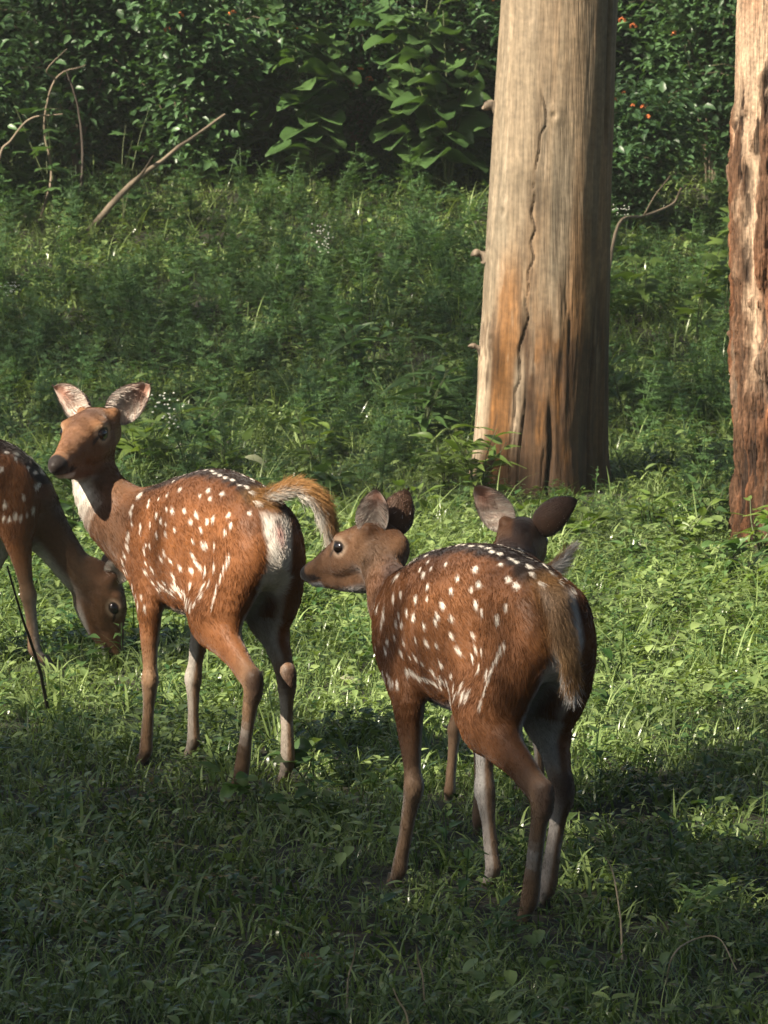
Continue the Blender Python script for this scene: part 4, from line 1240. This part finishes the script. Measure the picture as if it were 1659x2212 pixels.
for k, (tb, cc, rr, nc) in enumerate(shade):
    root = tag(empty('shade_tree', on_ground(*tb)), shade_labels[k], 'tree')
    rb = np.array(root.location)
    cc = np.array(cc); 
    cen = cc + unit(rngS.normal(0, 1, (nc, 3))) * (rngS.random((nc, 1)) ** 0.4) * np.array(rr)
    cen = cen[rngS.random(len(cen)) < lit_keep(cen)]
    ob = obj_from('crown', *[a if i else a - rb for i, a in enumerate(crown_mesh(cen, rngS, 0.12, 30, 0.36))], M_CANOPY, root, False); ob['kind'] = 'stuff'
    top = np.array((tb[0] * 0.75 + cc[0] * 0.25, tb[1] * 0.75 + cc[1] * 0.25, cc[2] - 2.4))
    us = np.linspace(0, 1, 24)[:, None]
    path = rb + us * (top - rb) + np.stack([0.15 * np.sin(us[:, 0] * 4), 0 * us[:, 0], 0 * us[:, 0]], 1)
    V, F = tube(path - rb, np.linspace(0.30, 0.17, 24) * (1 + 0.5 * np.exp(-us[:, 0] * 12)), 16)
    V = V + 0.02 * np.stack([fbm(V * 4, 3, k + j) for j in range(3)], 1)
    obj_from('trunk', V, F, M_BARK, root, True, np.broadcast_to(np.array((0.17, 0.12, 0.08)), V.shape))
    ends = [cc + unit(rngS.normal(0, 1, 3)) * np.array(rr) * 0.75 for _ in range(12)]
    ok = [e_ for e_ in ends if lit_keep(np.array([path[-1] * (1 - t_) + e_ * t_ for t_ in np.linspace(0.2, 1, 7)])).min() > 0.4]
    limbs(root, path[-1] - rb, [e_ - rb for e_ in (ok or ends[:2])[:6]], 0.09, M_BARK, rngS)

# ------------------------------------------------------------------ unseen leaf walls and high leaf roof added round the glade to cut sky light
def sky_blocking_leaves():
    rng = np.random.default_rng(71)
    cs = []
    def box(n, x0, x1, y0, y1, z0, z1): cs.append(np.stack([rng.uniform(x0, x1, n), rng.uniform(y0, y1, n), rng.uniform(z0, z1, n)], 1))
    box(420, -19, -15.5, -14, 44, 0.5, 8.5); box(420, 9, 12, -14, 44, 0.5, 11); box(260, -16, 10, -14, -10, 0.5, 10); box(420, -18, 12, 36, 42, 1.5, 13)
    box(1150, -1.5, 10, -8, 36, 9.2, 11.5)
    V0, F0 = crown_mesh(np.concatenate(cs), rng, 0.42, 24, 1.25)
    c2 = np.stack([rng.uniform(-16, -1.5, 5200), rng.uniform(-10, 36, 5200), rng.uniform(8.3, 11.0, 5200)], 1)
    c2 = c2[rng.random(len(c2)) < lit_keep(c2)]
    V1, F1 = crown_mesh(c2, rng, 0.20, 24, 0.45)
    return np.concatenate([V0, V1]), np.concatenate([F0, F1 + len(V0)])
ob = obj_from('sky_blocking_foliage', *sky_blocking_leaves(), M_CANOPY, None, False)
tag(ob, 'unseen forest foliage added round and over the glade to block sky light', None, None, 'stuff')
# ------------------------------------------------------------------ shrubs along the top of the bank
def shrub_foliage(seed, h, r, n, leaf):
    rng = np.random.default_rng(seed)
    # arching canes
    tw = Soup(); P, D = [], []
    for s_ in range(26):
        a = rng.uniform(0, 6.283); hh = h * rng.uniform(0.55, 1.08); out = r * rng.uniform(0.3, 1.15)
        us = np.linspace(0, 1, 9)
        path = np.stack([math.cos(a) * out * us ** 1.5 + 0.03 * np.sin(6 * us + s_), math.sin(a) * out * us ** 1.5, hh * np.sin(us * 1.75) / math.sin(1.57)], 1)
        tw.add(*tube(path, np.linspace(0.006, 0.0015, 9), 4))
        m = n // 26
        u = rng.uniform(0.12, 1.0, m)
        p = np.stack([np.interp(u, us, path[:, c]) for c in range(3)], 1) + rng.normal(0, 0.15, (m, 3)) * np.array((1, 1, 0.8))
        P.append(p); D.append(unit(np.stack([np.cos(a + rng.normal(0, 1.1, m)), np.sin(a + rng.normal(0, 1.1, m)), rng.normal(-0.05, 0.35, m)], 1)))
    P = np.concatenate(P); D = np.concatenate(D)
    P[:, 2] = np.maximum(P[:, 2], 0.02)
    n_ = len(P)
    up = unit(np.array((0, 0, 1.0)) + rng.normal(0, 0.35, (n_, 3)))
    S2 = unit(np.cross(up, D)); U2 = np.cross(D, S2)
    L_ = leaf * rng.uniform(0.6, 1.35, (n_, 1)); W_ = L_ * rng.uniform(0.42, 0.62, (n_, 1))
    rows = []
    for (u, w, z) in ((0, 0, 0), (0.3, -.5, .12), (0.3, .5, .12), (0.3, 0, 0), (0.68, -.38, .04), (0.68, .38, .04), (0.68, 0, -.06), (1, 0, -.22)):
        rows.append(P + D * L_ * u + S2 * W_ * w + U2 * L_ * z)
    V = np.stack(rows, 1).reshape(-1, 3)
    k = np.arange(n_) * 8
    Q = np.concatenate([np.stack([k + 3, k + 6, k + 4, k + 1], 1), np.stack([k + 3, k + 2, k + 5, k + 6], 1)])
    T_ = np.concatenate([np.stack(t, 1) for t in ((k, k + 3, k + 1), (k, k + 2, k + 3), (k + 6, k + 7, k + 4), (k + 6, k + 5, k + 7))])
    return mesh_from('foliage', V, [Q, T_], M_SHRUB), mesh_from('cane', tw.verts(), tw.faces(), M_TWIG), P
shrub_kinds = [shrub_foliage(300, 1.55, 0.85, 4600, 0.085), shrub_foliage(301, 1.9, 0.95, 5400, 0.075), shrub_foliage(302, 1.3, 0.8, 4000, 0.10), shrub_foliage(303, 1.7, 0.8, 5200, 0.065)]
rngB = np.random.default_rng(33)
def flower_mesh(seed):
    sp = Soup(); r_ = np.random.default_rng(seed)
    for i in range(11):
        d = unit(r_.normal(0, 1, 3) + np.array((0, 0, 0.6)))
        Vb, Fb = uv_ball((0.0075, 0.0075, 0.0045), d * 0.014, 6, 4); sp.add(Vb, Fb)
    return mesh_from('flower', sp.verts(), sp.faces(), M_ORANGE)
flower_meshes = [flower_mesh(k) for k in range(3)]
shrub_spots = [(-2.75, 29.2, 0, .9), (-1.95, 30.4, 1, 1.0), (-1.30, 29.3, 3, .85), (-0.55, 30.6, 1, 1.0), (-0.25, 29.5, 2, .9), (0.45, 30.3, 0, 1.0), (1.15, 29.6, 1, 1.0), (1.75, 28.6, 3, .95), (2.35, 29.5, 0, 1.05), (1.75, 30.9, 2, 1.2), (3.1, 29.4, 2, 1.0), (-3.6, 29.8, 3, 1.1), (2.15, 27.6, 3, .62), (1.25, 27.3, 2, .55), (-2.2, 28.0, 2, .6), (-1.05, 28.6, 0, .72), (-2.95, 28.2, 1, .62), (.78, 28.9, 3, .8), (-1.65, 28.8, 1, .75), (-.15, 28.9, 3, .7)]
far_spots = [(x, 31.7 + 0.5 * math.sin(x * 3), k % 4, 1.35 + 0.15 * math.cos(x * 2)) for k, x in enumerate(np.arange(-4.8, 5.0, 0.62))]
SHRUB_LABELS = {1: 'large flowering shrub behind the bare arching canes', 2: 'dark flowering shrub behind the diagonal dead branch', 5: 'tall flowering shrub behind the big-leaved climber next to the pale trunk',
                6: 'flowering shrub hidden for the most part by the pale trunk', 7: 'fine-leaved flowering shrub right beside the pale trunk', 8: 'flowering shrub partly covered by the rough-barked trunk',
                12: 'low flowering shrub at the foot of the bank shrubs near the rough-barked trunk', 13: 'low large-leaved shrub just right of the pale trunk', 14: 'low leafy shrub below the bare arching canes', 15: 'mid-sized shrub between the diagonal dead branch and the first climber', 18: 'mid-sized shrub between the bare arching canes and the diagonal dead branch', 19: 'fine-leaved shrub peeping out between the big-leaved climbers'}
for i, (x, y, kd, sc) in enumerate(shrub_spots + far_spots):
    fol, cane, P = shrub_kinds[kd]
    near = i < len(shrub_spots)
    g = 'flowering shrubs massed along the bank' if near else 'taller shrubs behind the flowering ones'
    root = tag(empty('lantana_shrub' if near else 'thicket_shrub', on_ground(x, y), i * 1.7), SHRUB_LABELS.get(i, 'dense green shrub with small leaves and orange flower heads on the bank') if near else 'tall dark shrub behind the flowering shrubs on the bank', 'shrub', g)
    root.scale = (sc,) * 3
    o = link(bpy.data.objects.new('foliage', fol), root); o['kind'] = 'stuff'
    o = link(bpy.data.objects.new('canes', cane), root); o['kind'] = 'stuff'
    if near:
        a = i * 1.7
        front = P[:, 0] * math.sin(a) + P[:, 1] * math.cos(a)            # world y of each leaf relative to the shrub
        cand = np.where((front < -0.25) & (P[:, 2] * sc > 0.35))[0]
        for c in rngB.choice(cand, 6, replace=False):
            f = link(bpy.data.objects.new('flower', flower_meshes[c % 3]), root)
            f.location = P[c] + np.array((0, 0, 0.05)); f.scale = (rngB.uniform(1.0, 1.9),) * 3
        for c in rngB.choice(cand, 10, replace=False):
            put_leaf(root, 'oval', 0.12, M_SHRUB, P[c] + rngB.normal(0, .03, 3), rngB.normal(0, 1, 3) * np.array((1, 1, .3)), rngB)

# ------------------------------------------------------------------ broad-leaved plants
def ring(x, y, **k): return plant(base=on_ground(x, y), **k)
G1 = 'big-leaved climbers in front of the shrubs'
for i, (x, y, h, ns, nl, L_) in enumerate(((-0.38, 28.3, 1.0, 6, 54, .20), (0.12, 28.5, 1.25, 7, 63, .21), (0.34, 28.2, 1.05, 6, 54, .19), (-0.62, 28.7, 1.15, 5, 45, .18))):
    ring(x, y, name='broadleaf_climber', label=('climber with large heart-shaped leaves just left of the tallest climber', 'tallest climber, its large heart-shaped leaves spread before the shrubs', 'climber with large heart-shaped leaves beside the pale trunk', 'climber with heart-shaped leaves half hidden behind the other climbers')[i], cat='plant', height=h, n_stems=ns, n_leaves=nl, kind='heart', leaf_len=L_, mat=M_BROAD, seed=400 + i, spread=0.32, group=G1, lift=0.3, stem_r=0.006, facing=(0, -0.8, -0.1))
for i, (x, y, h, nl) in enumerate(((-1.72, 27.6, .72, 16), (-1.35, 27.4, .66, 14), (-1.95, 27.9, .95, 16))):
    ring(x, y, name='lobed_leaf_vine', label=('vine with pointed lobed leaves among the bare arching canes', 'vine with pointed lobed leaves under the diagonal dead branch', 'tall vine with pointed lobed leaves behind the bare arching canes')[i], cat='plant', height=h, n_stems=3, n_leaves=nl, kind='lobed', leaf_len=.17, mat=M_BROAD, seed=430 + i, spread=0.35, group='lobed vines below the shrubs', lift=0.1, facing=(0, -1, 0))
for i, (x, y, h, nl) in enumerate(((1.42, 24.4, .62, 18), (1.62, 25.3, .60, 18), (1.22, 25.0, .45, 12))):
    ring(x, y, name='lobed_leaf_vine', label=('lobed-leaf plant standing nearer the pale trunk on the bank', 'lobed-leaf plant standing nearer the rough-barked trunk on the bank', 'low lobed-leaf plant below the dead twig on the bank')[i], cat='plant', height=h, n_stems=3, n_leaves=nl, kind='lobed', leaf_len=.19, mat=M_BRIGHT, seed=440 + i, spread=0.35, group='lobed plants between the trunks', lift=0.1, facing=(0, -1, 0))
ring(1.02, 23.0, name='leafy_sapling', label='sapling with upright narrow leaves just right of the pale trunk', cat='plant', height=.42, n_stems=2, n_leaves=12, kind='lance', leaf_len=.16, mat=M_BROAD, seed=450, spread=.2, lift=.9)
ring(0.36, 20.35, name='leafy_sapling', label='bushy sapling growing against the foot of the pale trunk', cat='plant', height=.40, n_stems=6, n_leaves=60, kind='lance', leaf_len=.15, mat=M_BRIGHT, seed=451, spread=.55, lift=.35)
ring(0.50, 20.1, name='leafy_sapling', label='low sprig with yellow-green leaves before the foot of the pale trunk', cat='plant', height=.10, n_stems=2, n_leaves=10, kind='oval', leaf_len=.13, mat=M_BRIGHT, seed=452, spread=.8, lift=.25)
ring(0.16, 22.2, name='leafy_sapling', label='sapling with drooping narrow leaves to the left of the pale trunk', cat='plant', height=.48, n_stems=6, n_leaves=60, kind='lance', leaf_len=.18, mat=M_BROAD, seed=453, spread=.6, lift=.25)
ring(-0.08, 23.6, name='leafy_sapling', label='loose sapling on the bank behind the drooping one', cat='plant', height=.42, n_stems=5, n_leaves=40, kind='lance', leaf_len=.16, mat=M_FERN, seed=454, spread=.6, lift=.35)
G2 = 'bright leafy weeds in the sunny glade'
for i, (x, y, h, nl, L_) in enumerate(((-0.98, 21.4, .20, 16, .15), (-0.80, 21.9, .24, 18, .16), (-0.62, 21.2, .16, 12, .13), (-0.18, 20.4, .14, 12, .13), (-0.28, 21.6, .20, 14, .14), (-1.12, 19.0, .15, 10, .17), (0.10, 19.5, .13, 10, .11), (1.12, 19.4, .16, 14, .10), (1.02, 18.2, .14, 12, .10), (1.36, 17.6, .17, 16, .11), (1.20, 16.9, .10, 10, .09), (-.42, 18.9, .12, 12, .11), (-.05, 18.0, .10, 10, .10), (.85, 17.8, .09, 10, .08), (1.28, 18.1, .16, 16, .11), (1.10, 17.4, .12, 14, .10), (.95, 18.9, .13, 14, .10), (1.38, 16.6, .12, 14, .10), (.70, 18.6, .10, 12, .09), (1.18, 18.9, .15, 14, .11), (.25, 20.9, .18, 16, .14), (-.55, 20.2, .12, 12, .11), (-1.2, 20.6, .16, 14, .14))):
    ring(x, y, name='leafy_weed', label='low bright weed with pointed leaves among the grass of the glade', cat='plant', height=h * 1.35, n_stems=5, n_leaves=int(nl * 2), kind='lance' if i % 3 else 'oval', leaf_len=L_ * 1.15, mat=M_BRIGHT if i % 2 == 0 else M_BROAD, seed=470 + i, spread=.7, group=G2, lift=.35)
G3 = 'weeds in the shaded grass by the hooves'
for i, (x, y, h, nl, L_) in enumerate(((-.30, 12.15, .10, 12, .085), (-.20, 12.55, .13, 12, .085), (-.02, 12.35, .07, 9, .07), (-.17, 11.85, .10, 10, .07), (-.62, 11.9, .05, 8, .06), (.42, 12.9, .07, 9, .06), (.60, 14.0, .08, 10, .07), (.72, 13.3, .06, 8, .06), (-.95, 12.2, .06, 9, .07), (.10, 10.3, .06, 9, .06), (-.35, 10.2, .05, 8, .06), (.62, 10.6, .07, 9, .06), (-.75, 10.6, .06, 8, .06), (.35, 9.6, .05, 9, .05), (-.12, 9.4, .06, 9, .05))):
    ring(x, y, name='leafy_weed', label='small dark weed with oval leaves in the shaded grass near the hooves', cat='plant', height=h, n_stems=2, n_leaves=nl, kind='oval', leaf_len=L_, mat=M_BROAD, seed=500 + i, spread=.9, group=G3, lift=.3, stem_r=.0025)
ring(-.845, 14.95, name='leafy_weed', label='few-leaved weed standing before the grazing muzzle', cat='plant', height=.13, n_stems=2, n_leaves=8, kind='oval', leaf_len=.09, mat=M_BROAD, seed=530, spread=.6, lift=.4)

# single big leaves lying in the grass
def lying_leaf(x, y, z, L_, kind, mat, label, ang, tilt, seed):
    rng = np.random.default_rng(seed)
    b = np.array(on_ground(x, y)); me = leaf_mesh(kind, seed % 3, L_, mat)
    o = link(bpy.data.objects.new('fallen_leaf', me)); o.location = b + np.array((0, 0, z)); o.rotation_euler = (tilt, tilt * 0.6, ang)
    return tag(o, label, 'leaf')
lying_leaf(-.06, 14.9, .05, .17, 'oval', M_BROAD, 'dark broad leaf in the grass under the throat of the profile-faced doe', 0.6, -.7, 1)
lying_leaf(-.12, 14.5, .04, .14, 'lance', M_PALELEAF, 'pale curled leaf lying in the grass below the dark broad leaf', 0.3, .5, 2)
lying_leaf(-.56, 14.6, .06, .16, 'oval', M_PALELEAF, 'large grey-green leaf seen between the legs of the looking-back doe', 1.1, .9, 3)
lying_leaf(-.075, 13.6, .045, .075, 'lance', M_BRIGHT, 'yellow leaf lying in the grass between the two nearer does', 0.1, .3, 4)
lying_leaf(.62, 15.5, .05, .07, 'lance', M_PALELEAF, 'small pale yellow leaf lying in the sunny grass beyond the hanging tail', 2.9, .3, 5)
lying_leaf(-.16, 10.05, .035, .075, 'oval', M_DEADLEAF, 'curled reddish brown dead leaf on the shaded foreground grass', 0.2, .9, 6)
lying_leaf(-.55, 21.0, .14, .11, 'oval', M_PALELEAF, 'pale leaf tip standing among the glade weeds behind the looking-back doe', 0.1, .4, 7)

# ------------------------------------------------------------------ dry branches and stalks
def stalk(name, label, cat, pts, r0, r1, mat, group=None, side=None):
    P = catmull(np.array(pts, float), 6)
    base = P[0].copy()
    root = tag(empty(name, base), label, cat, group)
    V, F = tube(P - base, np.linspace(r0, r1, len(P)), 7)
    V = V + 0.3 * r0 * np.stack([fbm(V * 25, 2, k) for k in range(3)], 1)
    obj_from('stem', V, F, mat, root)
    for sp_ in (side or []):
        Q = catmull(np.array(sp_, float), 5)
        V, F = tube(Q - base, np.linspace(r0 * .55, r1 * .6, len(Q)), 6)
        obj_from('side_twig', V, F, mat, root)
    return root

stalk('dry_branch', 'bare dead branch leaning diagonally up before the dark shrubs', 'branch', [(-1.542, 27.3, 0.79), (-1.328, 27.3, 1.04), (-1.095, 27.4, 1.228), (-0.822, 27.6, 1.424)], .019, .007, M_TWIG, None, [[(-1.293, 27.3, 1.071), (-1.231, 27.25, 1.136), (-1.177, 27.2, 1.22)]])
GD = 'bare arching stems left of the dead branch'
stalk('bare_cane', 'bare stem rising and arching over at its forked tip', 'stem', [(-1.799, 27.6, 0.84), (-1.727, 27.7, 1.1), (-1.763, 27.7, 1.366), (-1.703, 27.7, 1.607), (-1.546, 27.7, 1.68)], .009, .004, M_TWIG, GD, [[(-1.703, 27.7, 1.607), (-1.745, 27.65, 1.656), (-1.637, 27.6, 1.764)]])
stalk('bare_cane', 'thin bare stem arching low at the edge of the shrubs', 'stem', [(-2.02, 27.4, 0.83), (-1.984, 27.5, 1.202), (-1.919, 27.5, 1.296), (-1.823, 27.5, 1.404), (-1.655, 27.5, 1.428)], .008, .004, M_TWIG, GD)
stalk('bare_cane', 'upright thin dark stem between the arching stems and the dead branch', 'stem', [(-1.612, 27.7, 0.84), (-1.564, 27.7, 1.17), (-1.588, 27.7, 1.461), (-1.649, 27.7, 1.655)], .010, .004, M_DARKTWIG, GD)
stalk('dry_twig', 'thin dark twig leaning past the foreleg of the grazing doe', 'twig', [(-0.882, 13.95, -0.01), (-0.893, 13.7, 0.161), (-0.921, 13.5, 0.307), (-0.945, 13.3, 0.462)], .0055, .0025, M_DARKTWIG)
stalk('dry_branch', 'thin dead twig reaching out right of the pale trunk', 'branch', [(1.02, 24.6, 0.60), (1.09, 24.8, 0.943), (1.218, 25, 0.98), (1.36, 25.2, 1.029), (1.404, 25.2, 1.106)], .009, .004, M_TWIG, None, [[(1.218, 25, 0.98), (1.27, 24.95, 1.08), (1.34, 24.95, 1.17)]])
GS = 'dry grass stalks in the dark foreground'
for k, pts_ in enumerate(([(-0.068, 9.6, 0), (-0.065, 9.6, 0.065), (-0.056, 9.6, 0.098), (-0.051, 9.55, 0.14)], [(0.05, 9.2, 0), (0.04, 9.2, 0.069), (0.026, 9.2, 0.095), (0.016, 9.2, 0.119)], [(0.46, 10.15, 0), (0.457, 10.2, 0.083), (0.448, 10.3, 0.148), (0.432, 10.3, 0.184)], [(0.075, 9.6, 0), (0.071, 9.6, 0.065), (0.063, 9.6, 0.098), (0.059, 9.55, 0.136)], [(0.53, 9.9, 0), (0.543, 9.9, 0.055), (0.583, 10.0, 0.068), (0.635, 10.0, 0.073), (0.663, 9.9, 0.029)])):
    stalk('dry_stalk', 'thin pale dry stalk in the dark foreground grass', 'stalk', pts_, .0022, .0012, M_DRYSTALK, GS)

# ------------------------------------------------------------------ thin morning haze in the clearing
def haze():
    m = bpy.data.materials.new('haze'); m.use_nodes = True
    N, L = m.node_tree.nodes, m.node_tree.links
    for nd in list(N):
        if nd.type != 'OUTPUT_MATERIAL': N.remove(nd)
    pv = N.new('ShaderNodeVolumePrincipled')
    pv.inputs['Color'].default_value = (0.90, 0.93, 0.86, 1); pv.inputs['Density'].default_value = HAZE; pv.inputs['Anisotropy'].default_value = 0.2
    L.new(pv.outputs[0], N['Material Output'].inputs['Volume'])
    x0, x1, y0, y1, z0, z1 = -30.0, 30.0, -24.0, 60.0, -1.5, 17.0
    V = [(x, y, z) for x in (x0, x1) for y in (y0, y1) for z in (z0, z1)]
    F = [[0, 1, 3, 2], [4, 6, 7, 5], [0, 4, 5, 1], [2, 3, 7, 6], [0, 2, 6, 4], [1, 5, 7, 3]]
    o = obj_from('haze', V, np.array(F), m, None, False)
    tag(o, 'thin pale haze hanging in the forest air', None, None, 'stuff')
HAZE = 0.0014
haze()
TORSO = [(.375, .59, .45, .034), (.325, .640, .415, .062), (.25, .676, .388, .090), (.12, .706, .376, .116), (0, .722, .376, .124), (-.12, .719, .408, .114), (-.21, .704, .46, .096), (-.285, .668, .47, .080), (-.330, .625, .51, .048)]
POSE_B = dict(
    torso=[(.395, .60, .44, .040), (.34, .648, .41, .070), (.25, .684, .388, .096), (.12, .718, .378, .118), (0, .742, .378, .126), (-.12, .740, .410, .114), (-.21, .724, .46, .096), (-.285, .684, .47, .080), (-.330, .635, .51, .048)],
    hind_left=[(-.165, .095, .415), (-.385, .080, .265), (-.325, .080, .060), (-.295, .080, .016)],
    hind_right=[(-.125, -.080, .42), (-.275, -.060, .259), (-.270, -.066, .065), (-.248, -.066, .016)],
    fore_left=[(.185, .085, .415), (.172, .090, .220), (.198, .090, .045), (.222, .090, .014)],
    fore_right=[(.215, -.080, .415), (.268, -.070, .205), (.268, -.070, .050), (.290, -.070, .014)],
    neck=[(.27, .005, .540, .086, .118), (.382, .048, .575, .078, .100), (.452, .084, .635, .066, .080), (.486, .098, .708, .053, .060), (.488, .104, .768, .046, .050)],
    neck_front=np.array((.10, .95, -.25)),
    head=((.452, .140, .797), 131, -5, 0, 1.10),
    ear_left=((-.30, .70, .58), (.72, .62, .05)), ear_right=((-.15, -.85, .55), (.85, -.30, -.1)),
    tail=[(-0.25, 0, 0.68, 0.0216, 0.0255), (-0.325, -0.002, 0.702, 0.0129, 0.0144), (-0.368, -0.042, 0.72, 0.0114, 0.0137), (-0.385, -0.084, 0.698, 0.0114, 0.0144), (-0.38, -0.116, 0.645, 0.0106, 0.0137), (-0.365, -0.134, 0.59, 0.0046, 0.0053)],
    tail_side=(1, 0, 0.1), tail_white=np.array((.35, .62, -.78)))
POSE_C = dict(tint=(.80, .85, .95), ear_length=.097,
    torso=[(.37, .58, .45, .030), (.32, .632, .415, .054), (.25, .670, .388, .081), (.12, .704, .376, .112)] + TORSO[4:],
    hind_left=[(-.180, .098, .405), (-.400, .072, .262), (-.348, .070, .058), (-.320, .070, .010)],
    hind_right=[(-.115, -.085, .41), (-.235, -.060, .245), (-.195, -.050, .055), (-.170, -.050, .014)],
    fore_left=[(.165, .085, .405), (.125, .090, .220), (.190, .090, .042), (.216, .090, .012)],
    fore_right=[(.150, -.080, .405), (.120, -.070, .205), (.082, -.070, .047), (.100, -.070, .014)],
    neck=[(.26, 0, .510, .072, .100), (.355, 0, .552, .052, .068), (.43, -.004, .594, .043, .053), (.49, -.014, .634, .039, .045), (.53, -.024, .660, .037, .040)],
    neck_front=np.array((.6, .1, -.8)),
    head=((.600, -.003, .662), 21, -8, 0, 0.95),
    ear_left=((-.38, .08, .92), (-.30, .95, .0)), ear_right=((-.40, -.32, .86), (.50, -.85, .0)),
    tail=[(-0.27, 0, 0.65, 0.0216, 0.0235), (-0.335, 0.01, 0.637, 0.0137, 0.0152), (-0.372, 0.014, 0.585, 0.0137, 0.0114), (-0.382, 0.004, 0.525, 0.0129, 0.0099), (-0.378, -0.006, 0.474, 0.0046, 0.0046)],
    tail_white=np.array((1.0, 0, -.2)))
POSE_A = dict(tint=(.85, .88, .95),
    torso=[(.262, .52, .43, .035), (.225, .566, .395, .065), (.165, .615, .365, .094), (.08, .655, .352, .120), (-.02, .685, .352, .132), (-.14, .690, .375, .126), (-.23, .676, .41, .112), (-.30, .648, .45, .092), (-.35, .605, .49, .055)],
    scapula=(.13, .066, .545), shoulder=(.185, .074, .465),
    hind_left=[(-.165, .095, .40), (-.385, .080, .255), (-.325, .080, .060), (-.295, .080, .014)],
    hind_right=[(-.205, -.090, .40), (-.405, -.070, .250), (-.352, -.070, .060), (-.325, -.070, .014)],
    fore_left=[(.17, .085, .375), (.10, .085, .200), (.06, .085, .045), (.08, .085, .014)],
    fore_right=[(.195, -.082, .380), (.228, -.080, .200), (.244, -.080, .045), (.268, -.080, .014)],
    neck=[(.13, 0, .53, .085, .10), (.225, 0, .445, .062, .080), (.295, 0, .360, .050, .062), (.355, 0, .278, .044, .052), (.405, 0, .215, .042, .046)],
    neck_front=np.array((-.75, 0, -.65)),
    head=((.468, 0, .155), 0, -68, 0, 0.97),
    ear_left=((-.55, .70, .45), (.35, .6, -.3)), ear_right=((-.45, -.75, .55), (.3, -.5, -.6)),
    tail=[(-0.29, 0, 0.625, 0.0235, 0.0255), (-0.35, 0, 0.605, 0.0160, 0.0160), (-0.38, 0, 0.55, 0.0175, 0.0137), (-0.382, 0, 0.49, 0.0167, 0.0122), (-0.376, 0, 0.43, 0.0061, 0.0053)],
    tail_white=np.array((1.0, 0, -.2)))
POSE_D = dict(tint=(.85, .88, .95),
    torso=TORSO,
    hind_left=[(-.24, .100, .41), (-.43, .110, .262), (-.42, .115, .058), (-.40, .115, .014)],
    hind_right=[(-.06, -.105, .41), (-.18, -.125, .25), (-.15, -.130, .058), (-.125, -.130, .014)],
    fore_left=[(.20, .085, .405), (.205, .135, .215), (.195, .15, .045), (.215, .15, .014)],
    fore_right=[(.165, -.080, .405), (.160, -.090, .205), (.15, -.090, .047), (.17, -.090, .014)],
    neck=[(.26, 0, .555, .085, .115), (.36, -.015, .605, .072, .088), (.44, -.035, .645, .066, .070), (.50, -.055, .670, .060, .062), (.54, -.066, .685, .054, .054)],
    neck_front=np.array((.6, .1, -.8)),
    head=((.600, -.078, .680), -6, -8, 3, 1.26), nape=True,
    ear_left=((-.15, .70, .70), (-.85, .40, -.1)), ear_right=((-.25, -.80, .55), (.55, -.75, .1)),
    tail=[(-0.25, 0, 0.66, 0.0216, 0.0235), (-0.33, -0.02, 0.675, 0.0129, 0.0137), (-0.37, -0.06, 0.69, 0.0122, 0.0137), (-0.385, -0.095, 0.715, 0.0122, 0.0137), (-0.385, -0.125, 0.75, 0.0046, 0.0053)],
    tail_white=np.array((-.9, -.5, .2)))
def build_all_deer():
    build_deer('spotted_deer', 'doe with raised curling tail looking back over her shoulder, head turned round', (-.41, 12.74, .010), 27, POSE_B, 110000, 11)
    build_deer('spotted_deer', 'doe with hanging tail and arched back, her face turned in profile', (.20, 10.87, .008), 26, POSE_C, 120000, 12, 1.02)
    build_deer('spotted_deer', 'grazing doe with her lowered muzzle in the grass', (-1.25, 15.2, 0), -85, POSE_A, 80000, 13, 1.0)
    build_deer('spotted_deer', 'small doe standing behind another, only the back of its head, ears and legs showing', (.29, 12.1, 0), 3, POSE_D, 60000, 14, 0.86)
build_all_deer()
